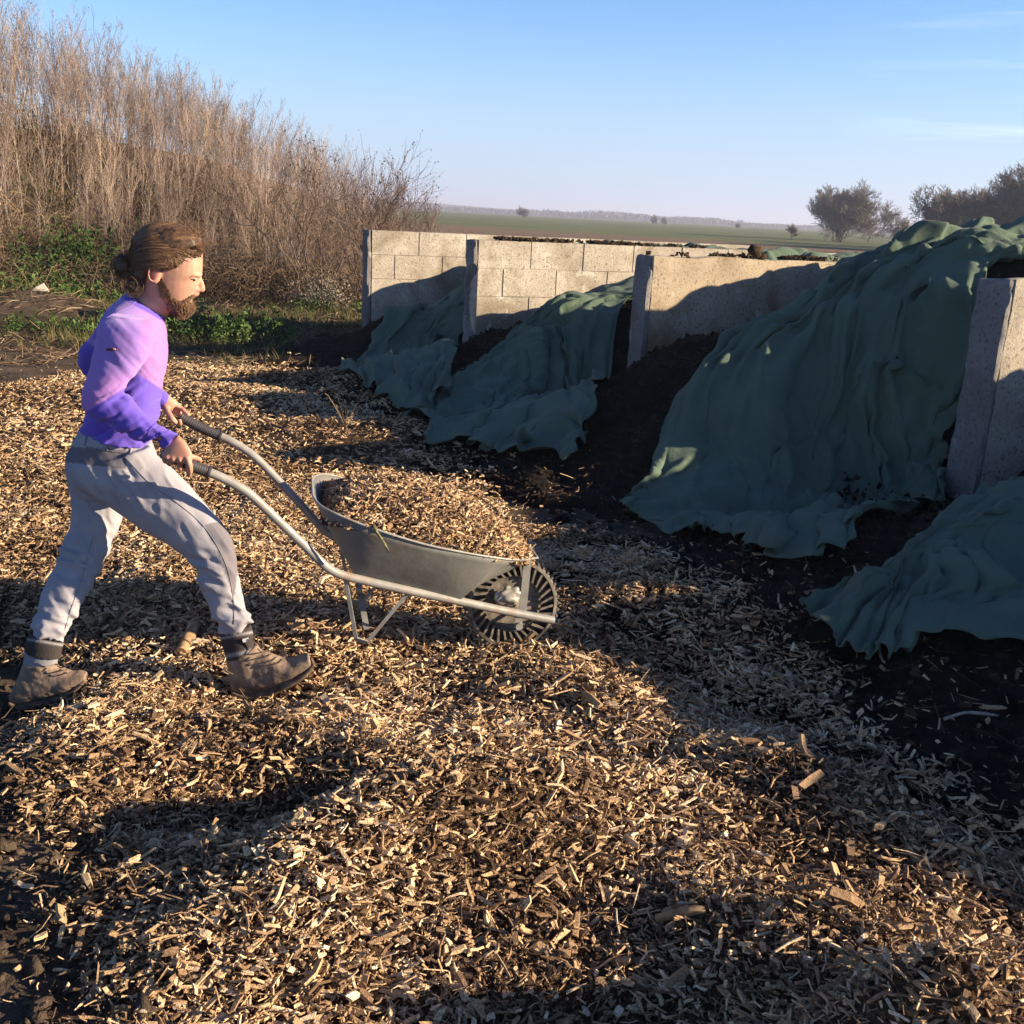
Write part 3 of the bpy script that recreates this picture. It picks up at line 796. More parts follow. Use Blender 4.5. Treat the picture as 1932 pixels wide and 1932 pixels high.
# 2. tangled brown undergrowth along the foot and between
x, y = bank_points(3400, -0.5, 5.5, -15, 2.5)
kk = r_.uniform(0, 1, len(x)) < (1 - 0.6 * sstep(0.5, 5, y - toe_y(x))) * (1 - 0.7 * sstep(-1, 2.5, x))
x, y = x[kk], y[kk]
V, F, T = scatter([bramble(700 + k) for k in range(8)], x, y, ground_h(x, y), r_.uniform(0, 6.28, len(x)), r_.uniform(0.7, 1.5, len(x)), None, r_.uniform(-0.25, 0.2, len(x)), r_)
o = mesh_np('dry_undergrowth', V, F, 4, M_brown, False, dict(tone=T)); tag(o, kind='stuff')
# 3. green nettles in patches measured from the photograph
gx_, gy_ = [], []
for (px, py, Y, rx, ry, n) in ((130, 265, 19.0, 0.6, 0.5, 30), (120, 420, 17.5, 0.6, 0.8, 50), (150, 470, 17.3, 0.5, 0.5, 24), (35, 500, 16.4, 0.4, 0.3, 7), (170, 560, 15.8, 0.5, 0.3, 7),
                               (15, 590, 14.9, 0.3, 0.25, 8), (110, 640, 12.8, 0.3, 0.2, 8), (430, 632, 12.9, 0.5, 0.18, 14), (350, 625, 13.4, 0.4, 0.2, 9), (250, 560, 16.4, 0.5, 0.3, 5), (640, 560, 17.6, 0.5, 0.4, 6)):
    c0 = at(px, py, Y)
    gx_.append(r_.normal(c0[0], rx, n)); gy_.append(r_.normal(Y, ry, n))
x = np.concatenate(gx_); y = np.concatenate(gy_)
V, F, T = scatter([herb(800 + k) for k in range(8)], x, y, ground_h(x, y), r_.uniform(0, 6.28, len(x)), r_.uniform(0.6, 1.25, len(x)), None, r_.uniform(-0.25, 0.25, len(x)), r_)
hx2 = r_.normal(0, 0.40, 13); c0 = at(128, 470, 16.9); c1 = at(30, 480, 16.6)
hx2 = np.concatenate([c0[0] + hx2, c1[0] + r_.normal(0, 0.25, 3)]); hy2 = np.concatenate([17.1 + r_.normal(0, 0.4, 13), 16.8 + r_.normal(0, 0.2, 3)])
V2, F2, T2 = scatter([herb(820 + k, 0.85) for k in range(5)], hx2, hy2, ground_h(hx2, hy2), r_.uniform(0, 6.28, 16), r_.uniform(0.7, 1.5, 16), None, r_.uniform(-0.35, 0.1, 16), r_)
F = np.concatenate([F, F2 + len(V)]); V = np.concatenate([V, V2]); T = np.concatenate([T, T2])
o = mesh_np('green_nettles', V, F, 4, M_herb, False, dict(tone=T)); tag(o, kind='stuff')
# 4. grass on the level before the bank
x = r_.uniform(-10, -1.0, 9000); y = r_.uniform(10.6, 19, 9000)
k_ = (y < toe_y(x) + 0.5) & (r_.uniform(0, 1, len(x)) < sstep(-0.25, 0.25, fbm(x * 0.8, y * 0.8, 77, 4) + 0.05) * 0.30 + 0.05) & (chip_sd(x, y) < -0.05)
k_ &= ~((x > -7.5) & (x < -5.6) & (r_.uniform(0, 1, len(x)) < 0.7))
x, y = x[k_], y[k_]
V, F, T = scatter([grass_tuft(900 + k) for k in range(8)], x, y, ground_h(x, y), r_.uniform(0, 6.28, len(x)), r_.uniform(0.5, 1.4, len(x)), None, r_.uniform(-0.3, 0.35, len(x)), r_)
o = mesh_np('grass', V, F, 4, M_grass, False, dict(tone=T)); tag(o, kind='stuff')
# dry rough growth over the plain just behind the bays
x = r_.uniform(-12, 46, 9000); y = r_.uniform(19, 60, 9000) 
k_ = (np.abs(x / y) < 0.75) & (bank_h(x, y) < 0.3); x, y = x[k_], y[k_]
V, F, T = scatter([bramble(950 + k) for k in range(5)], x, y, ground_h(x, y), r_.uniform(0, 6.28, len(x)), r_.uniform(0.6, 1.3, len(x)), None, r_.uniform(-0.1, 0.3, len(x)), r_)
o = mesh_np('rough_dry_growth', V, F, 4, M_brown, False, dict(tone=T)); tag(o, kind='stuff')

# ------------------------------------------------------------------ bare shrubs and trees
def woody(seed, h, spread, levels, trunk_r, up=0.6, kids=(4, 7), first=0.25, tw=0.004, leaf=0):
    """branching skeleton; returns trunk mesh, crown mesh"""
    rr = np.random.default_rng(seed); TR = Acc(); CR = Acc()
    def grow(p, d, L_, R_, lev):
        n = 5; pts = [p]; dd = d.copy()
        for k in range(n - 1):
            dd = dd + rr.normal(0, 0.16, 3) + np.array((0, 0, up * 0.12)); dd /= np.linalg.norm(dd)
            pts.append(pts[-1] + dd * L_ / (n - 1))
        pts = np.array(pts); R1 = max(R_ * 0.45, tw * 0.5)
        (TR if lev == 0 else CR).tube(pts, np.linspace(R_, R1, n), 5 if lev == 0 else 3, 0.5 + rr.uniform(-0.2, 0.2))
        if lev >= levels:
            if leaf: leaf_quads(CR, pts[rr.integers(1, n, leaf)] + rr.normal(0, 0.03 * h / 3, (leaf, 3)), 0.02 * h / 3, rr, 0.3)
            return
        for k in range(rr.integers(*kids)):
            u = rr.uniform(first if lev == 0 else 0.2, 1.0); i0 = min(int(u * (n - 1)), n - 2); f = u * (n - 1) - i0
            b = pts[i0] * (1 - f) + pts[i0 + 1] * f
            a = rr.normal(0, 1, 3); a -= a @ dd * dd; a /= np.linalg.norm(a)
            nd = dd * (1 - spread) + a * spread + np.array((0, 0, 0.15)); nd /= np.linalg.norm(nd)
            grow(b, nd, L_ * rr.uniform(0.5, 0.78) * (1.15 - 0.35 * u), max(R_ * 0.5, tw), lev + 1)
    grow(np.zeros(3), np.array((rr.normal(0, 0.08), rr.normal(0, 0.08), 1.0)), h * 0.62, trunk_r, 0)
    return TR, CR
M_twig = toned('bare_twigs', [(0.2, (0.075, 0.052, 0.042)), (0.6, (0.165, 0.118, 0.092)), (0.95, (0.27, 0.20, 0.15))])
M_twig_d = toned('tree_twigs', [(0.2, (0.105, 0.090, 0.080)), (0.6, (0.175, 0.150, 0.130)), (0.95, (0.25, 0.215, 0.185))])
def place_tree(name, label, cat, group, pos, seed, h, stems=1, mat=None, **kw):
    TR = Acc(); CR = Acc(); rr = np.random.default_rng(seed)
    for s in range(stems):
        t_, c_ = woody(seed * 13 + s, h * rr.uniform(0.8, 1.05), **kw)
        off = np.array((rr.normal(0, 0.05 * h), rr.normal(0, 0.05 * h), 0)) if stems > 1 else np.zeros(3)
        lean = rr.normal(0, 0.22, 2) if stems > 1 else np.zeros(2)
        for src, dst in ((t_, TR), (c_, CR)):
            V, F, T = src.get(); V = V + off; V[:, :2] += V[:, 2:3] * lean; dst.add(V, F, T)
    root = empty(name, pos); tag(root, label, cat, group, 'thing')
    V, F, T = TR.get(); mesh_np('trunk', V, F, 4, mat, True, dict(tone=T), root)
    V, F, T = CR.get(); mesh_np('crown', V, F, 4, mat, False, dict(tone=T), root)
    return root
bushes = [((735, 395), 16.5, 2.5, 'bare branching shrub standing alone at the right end of the weedy bank, against the sky'),
          ((690, 400), 17.5, 2.6, 'bare shrub second from the right end of the weedy bank'),
          ((600, 400), 18.5, 3.0, 'tallest bare branching shrub, its crown rising above the dry stalks'),
          ((770, 405), 20.0, 1.9, 'small thin shrub sprouting behind the farthest block wall, beside open field')]
for k, ((px, py), Y, h, lab) in enumerate(bushes):
    c0 = at(px, py, Y); z = float(ground_h(c0[0], Y))
    place_tree('bare_shrub', lab, 'shrub', 'bare shrubs at the end of the bank', (c0[0], Y, z - 0.05), 40 + k, h, 5, M_twig, spread=0.42, levels=3, trunk_r=0.016, kids=(4, 6), tw=0.003, leaf=2)
# a grey leafy bush at the foot of the bank
rr = np.random.default_rng(77); A = Acc(); c0 = at(612, 545, 17.6)
for k in range(90):
    az = rr.uniform(0, 6.28); L_ = rr.uniform(0.3, 0.75); el = rr.uniform(0.2, 1.4); q_ = np.linspace(0, 1, 4)
    P = np.stack([np.cos(az) * np.cos(el) * q_ * L_, np.sin(az) * np.cos(el) * q_ * L_, np.sin(el) * q_ * L_ * 0.8], -1)
    A.tube(P, 0.004, 3, 0.3); leaf_quads(A, P[-1] + rr.normal(0, 0.09, (26, 3)), 0.017, rr, 0.75)
V, F, T = A.get()
M_greybush = toned('grey_seedheads', [(0.2, (0.05, 0.04, 0.03)), (0.7, (0.20, 0.17, 0.13)), (0.95, (0.34, 0.30, 0.24))])
o = mesh_np('low_bush', V, F, 4, M_greybush, False, dict(tone=T)); o.location = (c0[0], 17.6, float(ground_h(c0[0], 17.6)))
tag(o, 'low rounded bush of pale grey seed heads at the foot of the bank', 'bush', None, 'thing')
# trees standing on the plain at the right
trees = [((1585, 440), 150, 7.6, 9, 'round bare tree standing on the plain, its crown widest of the lone trees'),
         ((1648, 442), 165, 7.0, 1, 'slim bare sapling just right of the round bare tree'),
         ((1780, 450), 120, 6.0, 7, 'leftmost tree of the dark thicket at the right edge'),
         ((1835, 452), 110, 6.0, 7, 'bushy bare tree second in the thicket at the right edge'),
         ((1885, 455), 100, 6.4, 7, 'tall bare tree of the thicket above the peaked green cover'),
         ((1932, 458), 96, 6.8, 7, 'tallest thicket tree, cut by the right edge of the picture'),
         ((1990, 460), 95, 7.0, 7, 'thicket tree just past the right edge of the picture'),
         ((1495, 440), 170, 2.2, 4, 'low reddish scrub bush left of the round bare tree'),
         ((1700, 448), 140, 3.6, 4, 'low scrub bush between the sapling and the thicket')]
for k, ((px, py), Y, h, st, lab) in enumerate(trees):
    c0 = at(px, py, Y); small = h < 4.0
    place_tree('scrub_bush' if small else 'bare_tree', lab, 'bush' if small else 'tree', 'bare trees on the plain', (c0[0], Y, 0.0), 60 + k, h, st * 2 if not small else 7, M_twig if small else M_twig_d,
               spread=0.5, levels=3 if small else 4, trunk_r=0.03 * h / 3, kids=(4, 7) if small else (5, 7), first=0.08, tw=0.028, leaf=0 if small else 2, up=0.3)
# small far clumps on the skyline
for k, ((px, py), Y, h, lab) in enumerate([((988, 409), 420, 4.6, 'dark clump of trees on the green field, alone on the far skyline'), ((1232, 419), 520, 4.0, 'small far clump right of the skyline treeline'),
                                           ((1252, 420), 520, 3.2, 'smaller companion of the far clump right of the treeline'), ((1392, 428), 480, 2.6, 'tiny low far clump before the scrub bush')]):
    c0 = at(px, py, Y)
    place_tree('tree_clump', lab, 'tree clump', 'far clumps on the skyline', (c0[0], Y, 0.0), 90 + k, h, 12, M_twig_d, spread=0.6, levels=2, trunk_r=0.12, kids=(5, 8), first=0.05, tw=0.10, up=0.2)
# distant wood along the horizon: one mass
A = Acc(); rr = np.random.default_rng(5)
n = 2600; X = rr.uniform(-420, 900, n); Yb = rr.uniform(1150, 1300, n)
hh = (3.5 + 5.0 * np.clip(fbm(X * 0.012, X * 0 + 2, 9, 4) + 0.35, 0, 1)) * rr.uniform(0.7, 1.1, n)
for k in range(n):
    leaf_n = 18
    C = np.stack([X[k] + rr.normal(0, 4, leaf_n), Yb[k] + rr.normal(0, 4, leaf_n), np.abs(rr.uniform(0, hh[k], leaf_n))], -1)
    leaf_quads(A, C, 1.5, rr, 0.2)
V, F, T = A.get(); o = mesh_np('distant_woods', V, F, 4, M_twig_d, False, dict(tone=T)); tag(o, kind='stuff')
# low rise on the far left horizon
hx_ = np.linspace(-1600, 400, 60); hy_ = np.linspace(1350, 2600, 12); HX, HY = np.meshgrid(hx_, hy_, indexing='ij')
HZ = 26 * sstep(500, -900, HX) * np.sin(np.clip((HY - 1350) / 1250, 0, 1) * math.pi) - 1
M_hill = mat_new('far_ploughland', 0.95, (0.13, 0.085, 0.06), 0.05)
o = mesh_np('hills', np.stack([HX, HY, HZ], -1).reshape(-1, 3), grid_faces(60, 12)[:, ::-1], 4, M_hill, True); tag(o, kind='structure')
# ------------------------------------------------------------------ wood chips: every chip a small split piece of wood
def chips_mesh(C, yaw, tilt, roll, Ls, Ws, Ts, r_, sections=2):
    """boxes with `sections`+... rings along the length, tapered, skewed and a little bent"""
    n = len(C); S = sections
    q_ = np.linspace(-0.5, 0.5, S)
    tap = r_.uniform(0.35, 1.0, (n, 2)); wq = np.zeros((n, S)); 
    for k in range(S):
        f = k / (S - 1); wq[:, k] = tap[:, 0] * (1 - f) + tap[:, 1] * f
    if S > 2: wq[:, 1:-1] *= 1.15
    bend = r_.normal(0, 0.10, n)[:, None] * (1 - (2 * q_[None]) ** 2) * Ls[:, None]
    skew = r_.uniform(-0.6, 0.6, (n, 2))
    V = np.zeros((n, S, 4, 3))
    sy = np.array([-1, 1, 1, -1]) * 0.5; sz = np.array([-1, -1, 1, 1]) * 0.5
    for k in range(S):
        V[:, k, :, 0] = (q_[k] * Ls)[:, None] + (skew[:, 0] * Ws * (1 if k == 0 else (1 if k == S - 1 else 0)))[:, None] * sy[None]
        V[:, k, :, 1] = (wq[:, k] * Ws)[:, None] * sy[None] * (1 + 0.25 * skew[:, 1:2] * sz[None] * 2)
        V[:, k, :, 2] = (Ts * (0.5 + 0.5 * wq[:, k]))[:, None] * sz[None] + bend[:, k][:, None]
    V = V.reshape(n, S * 4, 3)
    V *= r_.uniform(0.88, 1.12, V.shape)
    cr, sr = np.cos(roll)[:, None], np.sin(roll)[:, None]
    y = V[..., 1] * cr - V[..., 2] * sr; z = V[..., 1] * sr + V[..., 2] * cr; V[..., 1] = y; V[..., 2] = z
    ct, st = np.cos(tilt)[:, None], np.sin(tilt)[:, None]
    x = V[..., 0] * ct - V[..., 2] * st; z = V[..., 0] * st + V[..., 2] * ct; V[..., 0] = x; V[..., 2] = z
    cy, sy_ = np.cos(yaw)[:, None], np.sin(yaw)[:, None]
    x = V[..., 0] * cy - V[..., 1] * sy_; y = V[..., 0] * sy_ + V[..., 1] * cy; V[..., 0] = x; V[..., 1] = y
    V += C[:, None, :]
    f = []
    for k in range(S - 1):
        for j in range(4):
            f.append([k * 4 + j, k * 4 + (j + 1) % 4, (k + 1) * 4 + (j + 1) % 4, (k + 1) * 4 + j])
    f.append([3, 2, 1, 0]); f.append([(S - 1) * 4 + j for j in range(4)])
    F = (np.array(f)[None] + (np.arange(n) * S * 4)[:, None, None]).reshape(-1, 4)
    return V.reshape(-1, 3).astype(np.float32), F.astype(np.int32)
def chip_tones(n, r_): 
    t = r_.beta(1.6, 1.6, n); return t
M_chip = mat_new('split_wood', 0.85, spec=0.18); q = NB(M_chip)
ct_ = q.ramp(q.attr('tone'), [(0.0, (0.035, 0.021, 0.012)), (0.18, (0.12, 0.072, 0.040)), (0.40, (0.30, 0.190, 0.108)), (0.62, (0.53, 0.345, 0.185)), (0.84, (0.71, 0.505, 0.29)), (1.0, (0.80, 0.62, 0.41))])
ct_ = q.mix(0.75, ct_, q.ramp(q.noise(170, 3, 0.6), [(0.32, (0.28, 0.24, 0.20)), (0.60, (1, 1, 1))]), 'MULTIPLY')
q.col(ct_); q.bump(q.noise(300, 3), 0.7, 0.004)

def in_view(x, y, mx_=1.22):
    """rough wedge the photograph and a step to either side can see"""
    return (np.abs(x) < 0.56 * y * mx_ + 0.35)
def scatter_chips(n, ymin, ymax, ls, ws, seed, sections=2, stack=0.03, tiltamp=0.32):
    r_ = np.random.default_rng(seed)
    y = np.sqrt(r_.uniform(ymin ** 2, ymax ** 2, n)); x = r_.uniform(-1, 1, n) * (0.56 * y * 1.18 + 0.3)
    sd_ = chip_sd(x, y); nz = fbm(x * 2.2, y * 2.2, 400, 3)
    dens = sstep(-0.16, 0.16, sd_ + 0.25 * nz) * (0.78 + 0.5 * sstep(-0.3, 0.35, fbm(x * 1.6, y * 1.6, 411, 3)))
    dens = np.maximum(dens, 0.035 * sstep(-0.9, 0.0, sd_))
    k = r_.uniform(0, 1, n) < dens; x, y = x[k], y[k]; n = len(x)
    gz = np.maximum(ground_h(x, y), np.where(y < 12, heaps_max(x, y), -1))
    Ls = np.clip(r_.lognormal(math.log(ls), 0.42, n), 0.006, 0.11); Ws = np.clip(r_.lognormal(math.log(ws), 0.45, n), 0.002, 0.025)
    Ws = np.minimum(Ws, Ls * 0.8); Ts = Ws * r_.uniform(0.25, 0.7, n)
    tilt = r_.normal(0, tiltamp, n); z = gz + stack * r_.uniform(0, 1, n) ** 1.5 + np.abs(np.sin(tilt)) * Ls * 0.35
    C = np.stack([x, y, z], -1)
    V, F = chips_mesh(C, r_.uniform(0, 6.283, n), tilt, r_.normal(0, 0.7, n), Ls, Ws, Ts, r_, sections)
    t = chip_tones(n, r_) * (1.0 - 0.35 * (Ls < 0.012)); t = np.clip(t + 0.36 * fbm(x * 2.2, y * 2.2, 431, 3) + 0.09, 0.0, 1)
    return V, F, np.repeat(t, sections * 4)
parts_ = [scatter_chips(34000, 1.35, 3.3, 0.026, 0.0085, 1, 3, 0.038), scatter_chips(62000, 1.35, 3.3, 0.0095, 0.0036, 2, 2, 0.030, 0.5),
          scatter_chips(9000, 1.35, 3.6, 0.038, 0.0034, 11, 3, 0.045, 0.3), scatter_chips(2200, 1.35, 4.5, 0.048, 0.0135, 8, 3, 0.045, 0.22),
          scatter_chips(84000, 3.3, 6.2, 0.025, 0.0088, 3, 2, 0.036), scatter_chips(60000, 3.3, 6.2, 0.012, 0.0046, 12, 2, 0.03, 0.5), scatter_chips(9000, 3.3, 6.5, 0.045, 0.0050, 13, 3, 0.05, 0.3),
          scatter_chips(105000, 6.2, 12.6, 0.029, 0.0105, 4, 2, 0.04)]
V = []; F = []; T = []; n0 = 0
for a, b, c in parts_: V.append(a); F.append(b + n0); T.append(c); n0 += len(a)
o = mesh_np('wood_chips', np.concatenate(V), np.concatenate(F), 4, M_chip, False, dict(tone=np.concatenate(T)))
tag(o, kind='stuff')
del V, F, T, parts_
# stray straw and fine stems mixed in the compost in front of the covers
r_ = np.random.default_rng(55)
n = 5200; x = r_.uniform(-2.5, 3.6, n); y = r_.uniform(2.2, 12.0, n)
k = (chip_sd(x, y) < 0.15) & in_view(x, y) & (x > -2.2 - 0 * y); x, y = x[k], y[k]; n = len(x)
z = np.maximum(ground_h(x, y), heaps_max(x, y)) + r_.uniform(0.002, 0.03, n)
V, F = chips_mesh(np.stack([x, y, z], -1), r_.uniform(0, 6.28, n), r_.normal(0, 0.3, n), r_.uniform(0, 6, n), r_.uniform(0.03, 0.16, n), r_.uniform(0.0015, 0.004, n), np.full(n, 0.002), r_, 3)
o = mesh_np('straw_litter', V, F, 4, M_brown, False, dict(tone=np.repeat(r_.uniform(0, 0.5, n), 12))); tag(o, kind='stuff')
# loose crumbs and clods over the compost
n = 30000; y = np.sqrt(r_.uniform(2.2 ** 2, 11 ** 2, n)); x = r_.uniform(-0.3, 0.66, n) * y
k = (heaps_max(x, y) > ground_h(x, y) - 0.02) & (chip_sd(x, y) < 0.12); x, y = x[k], y[k]; n = len(x)
z = np.maximum(ground_h(x, y), heaps_max(x, y)) + 0.004
s_ = np.clip(r_.lognormal(math.log(0.014), 0.5, n), 0.004, 0.03)
V, F = chips_mesh(np.stack([x, y, z], -1), r_.uniform(0, 6.28, n), r_.normal(0, 0.8, n), r_.uniform(0, 6, n), s_ * 1.3, s_, s_ * 0.8, r_, 3)
V += r_.normal(0, 1, V.shape) * np.repeat(s_ * 0.12, 12)[:, None]
h_ = len(F) // 2
o = mesh_np('compost_crumbs', V, F, 4, M_comp, True); o.data.materials.append(M_crumb); mi = np.zeros(len(F), np.int32); mi[::7] = 1
mi = np.repeat((r_.uniform(0, 1, n) < 0.3).astype(np.int32), len(F) // n); o.data.polygons.foreach_set('material_index', mi); tag(o, kind='stuff')
# clods of trodden soil at the bare left margin
n = 16000; x = r_.uniform(-3.2, -0.6, n); y = r_.uniform(1.6, 6.5, n); k = (chip_sd(x, y) < 0.12); x, y = x[k], y[k]; n = len(x)
s_ = np.clip(r_.lognormal(math.log(0.010), 0.6, n), 0.003, 0.045)
V, F = chips_mesh(np.stack([x, y, ground_h(x, y) + s_ * 0.2], -1), r_.uniform(0, 6.28, n), r_.normal(0, 0.8, n), r_.uniform(0, 6, n), s_ * 1.3, s_, s_ * 0.8, r_, 3)
V = V + r_.normal(0, 1, V.shape) * np.repeat(s_ * 0.12, 12)[:, None]
o = mesh_np('soil_clods', V, F, 4, M_ground, True); tag(o, kind='stuff')
# dry stems and clods strewn over the bare ground before the bank
n = 9000; x = r_.uniform(-11, -1.2, n); y = r_.uniform(10.0, 18.5, n)
k = (chip_sd(x, y) < 0.1) & (y < toe_y(x) + 1.0) & (r_.uniform(0, 1, n) < 0.35 + 0.65 * sstep(-0.2, 0.3, fbm(x, y, 61, 3))); x, y = x[k], y[k]; n = len(x)
V, F = chips_mesh(np.stack([x, y, ground_h(x, y) + r_.uniform(0.0, 0.04, n)], -1), r_.uniform(0, 6.28, n), r_.normal(0, 0.35, n), r_.uniform(0, 6, n), r_.uniform(0.05, 0.40, n), r_.uniform(0.004, 0.011, n), np.full(n, 0.005), r_, 3)
o = mesh_np('dry_stem_litter', V, F, 4, M_brown, False, dict(tone=np.repeat(r_.uniform(0.1, 0.95, n), 12))); tag(o, kind='stuff')
# ------------------------------------------------------------------ wheelbarrow
BF = np.array((0.978, 0.208)); BN = np.array((0.208, -0.978)); BC = np.array((0.015, 4.00))
def bpt(s, t, z): return np.array((BC[0] + BF[0] * s + BN[0] * t, BC[1] + BF[1] * s + BN[1] * t, z))
def bpx(px, py, t):
    """(s, z) of what is seen at (px, py) on the barrow's lengthwise plane t"""
    r = ray(px, py); k = (BC @ BN + t) / (r[:2] @ BN); p = r * k
    return (p[:2] - BC) @ BF, p[2] + CAM_Z
def spline(P, n):
    return catmull(np.asarray(P, float), n)
def tubes(name, lst, mat, parent=None, k=12, smooth=True):
    A = Acc()
    for P, R in lst:
        P = np.asarray(P, float); V, F = tube_np(P, R, k); A.add(V, F)
        RR = np.broadcast_to(R, (len(P),))
        for e in (0, -1):                                   # closed ends
            c = P[e]; ring = V[:k] if e == 0 else V[-k:]
            V2 = np.concatenate([ring, [c]]); F2 = [[j, (j + 1) % k, k, k] for j in range(k)]
            A.add(V2, np.array(F2)[:, [0, 1, 2, 2]] if False else np.array([[j, (j + 1) % k, k, k] for j in range(k)]))
    V, F, T = A.get()
    tri = F[:, 2] == F[:, 3]
    flat = []; nper = []
    for f, t_ in zip(F, tri):
        if t_: flat += list(f[:3]); nper.append(3)
        else: flat += list(f); nper.append(4)
    o = mesh_np(name, V, flat, nper, mat, smooth)
    o.data.set_sharp_from_angle(angle=math.radians(50))
    if parent: keep(o, parent)
    return o
M_tube = mat_new('worn_grey_paint', 0.42, spec=0.5); q = NB(M_tube)
rst = q.ramp(q.noise(9, 6, 0.7, 0.5), [(0.52, (0, 0, 0)), (0.70, (1, 1, 1))])
c = q.mix(q.math('MULTIPLY', rst, 0.8), q.ramp(q.noise(20, 4), [(0.3, (0.20, 0.195, 0.175)), (0.7, (0.29, 0.28, 0.25))]), (0.22, 0.12, 0.06))
q.col(c); q.l(q.ramp(rst, [(0, (0.36,) * 3), (1, (0.8,) * 3)]), q.b.inputs['Roughness']); q.bump(q.noise(160, 3), 0.25, 0.002)
M_tray = mat_new('dull_grey_tray', 0.55, spec=0.4); q = NB(M_tray)
rst = q.ramp(q.noise(6, 6, 0.7, 0.8), [(0.56, (0, 0, 0)), (0.74, (1, 1, 1))])
c = q.mix(q.math('MULTIPLY', rst, 0.6), q.ramp(q.noise(7, 5), [(0.3, (0.115, 0.118, 0.110)), (0.7, (0.165, 0.162, 0.148))]), (0.17, 0.10, 0.055))
c = q.mix(q.math('MULTIPLY', q.ramp(q.noise(60, 3, 0.6), [(0.62, (0, 0, 0)), (0.7, (1, 1, 1))]), 0.4), c, (0.20, 0.17, 0.13))
q.col(c); q.bump(q.noise(12, 3), 0.3, 0.01)
M_rust = mat_new('rust_seam', 0.9, (0.16, 0.075, 0.03), 0.2)
M_rubber = mat_new('dusty_rubber', 0.85, spec=0.25); q = NB(M_rubber)
q.col(q.ramp(q.noise(30, 5, 0.7), [(0.32, (0.055, 0.048, 0.040)), (0.62, (0.20, 0.17, 0.135))])); q.bump(q.noise(90, 3), 0.4, 0.003)
M_hub = mat_new('scuffed_hub', 0.4, (0.33, 0.31, 0.27), 0.5, 0.3)
M_grip = mat_new('black_grip', 0.5, (0.045, 0.042, 0.042), 0.4)
barrow = empty('wheelbarrow', tuple(bpt(0, 0, 0)))
tag(barrow, 'grey steel wheelbarrow heaped with wood chips, tipped forward onto its single wheel', 'wheelbarrow')

def side(pts, sgn):
    out = []
    for (px, py, t) in pts:
        s, z = bpx(px, py, t); out.append(bpt(s, sgn * t, z))
    return out
# the near tube as measured; the far one is its mirror image
TUBE = [(305, 852, 0.305), (345, 872, 0.30), (380, 886, 0.295), (420, 902, 0.29), (468, 930, 0.28), (520, 978, 0.27), (575, 1030, 0.25), (612, 1066, 0.235), (640, 1083, 0.225), (690, 1096, 0.215), (760, 1112, 0.20), (870, 1135, 0.165), (970, 1156, 0.125), (1044, 1170, 0.10)]
NT = spline(side(TUBE, 1), 60); FT = spline(side(TUBE, -1), 60)
GRIP_N = 0
tubes('frame_tube', [(NT[9:], 0.0165)], M_tube, barrow, 14)
tubes('frame_tube', [(FT[9:], 0.0165)], M_tube, barrow, 14)
def ribbed(P, r0):
    P = catmull(np.asarray(P), 60); R = r0 + 0.0012 * (np.arange(60) % 3 == 0); R[-4:] = r0 + 0.004; R[:2] = r0 - 0.003
    return [(P, R)]
tubes('handle_grip', ribbed(NT[0:12], 0.0195), M_grip, barrow, 14)
tubes('handle_grip', ribbed(FT[0:12], 0.0195), M_grip, barrow, 14)

# tray: a flared hopper, measured on the near side and mirrored
bs0, bz0 = bpx(666, 1081, 0.20); bs1, bz1 = bpx(870, 1128, 0.17)
rim_px = [(695, 994, 0.31), (794, 1025, 0.30), (868, 1041, 0.275), (940, 1053, 0.225), (982, 1056, 0.165)]
rim = [(-0.790, 0.665, 0.03), (-0.788, 0.665, 0.13), (-0.768, 0.660, 0.215), (-0.722, 0.648, 0.277)] + [(bpx(px, py, t) + (t,)) for px, py, t in rim_px] + [(0.085, 0.392, 0.06)]
rimN = [np.array((s, t, z)) for s, z, t in rim]
def bot_for(k, n):
    # matching point on the tray's floor outline
    m_ = [(bs0, 0.03), (bs0, 0.11), (bs0, 0.17), (bs0, 0.205), (bs0 + 0.03, 0.205), (bs0 * 0.6 + bs1 * 0.4, 0.195), (bs1 - 0.08, 0.185), (bs1, 0.178), (bs1, 0.12), (bs1, 0.04)]
    s, t = m_[k]; f = (s - bs0) / (bs1 - bs0); return np.array((s, t, bz0 * (1 - f) + bz1 * f))
nr = len(rimN); up_ = np.array(rimN); lo_ = np.array([bot_for(k, nr) for k in range(nr)])
up_s = catmull(up_, 46); ti_ = np.linspace(0, nr - 1, 46); lo_s = np.stack([np.interp(ti_, np.arange(nr), lo_[:, c_]) for c_ in range(3)], -1)
mir = np.array((1, -1, 1))
ringU = np.concatenate([up_s, (up_s * mir)[::-1]]); ringL = np.concatenate([lo_s, (lo_s * mir)[::-1]])
rows = [ringL * (1 - f ** 1.0) + ringU * f + np.array((0, 0, -0.012 * math.sin(f * math.pi))) for f in np.linspace(0, 1, 9)]
rows = np.array(rows); nR = rows.shape[1]
W = BC[None, None] ; XY = np.stack([BC[0] + BF[0] * rows[..., 0] + BN[0] * rows[..., 1], BC[1] + BF[1] * rows[..., 0] + BN[1] * rows[..., 1], rows[..., 2]], -1)
V = XY.reshape(-1, 3); F = grid_faces(9, nR, True)
cen = len(V); V = np.concatenate([V, [XY[0].mean(0)]])
flat = list(F.ravel()) + [v for j in range(nR) for v in (j, (j + 1) % nR, cen)]
tray = mesh_np('tray', V, flat, [4] * len(F) + [3] * nR, M_tray, True)
bm = bmesh.new(); bm.from_mesh(tray.data); bmesh.ops.recalc_face_normals(bm, faces=bm.faces); bm.to_mesh(tray.data); bm.free()
tray.data.set_sharp_from_angle(angle=math.radians(14))
md = tray.modifiers.new('thick', 'SOLIDIFY'); md.thickness = 0.003; md.offset = 0
keep(tray, barrow)
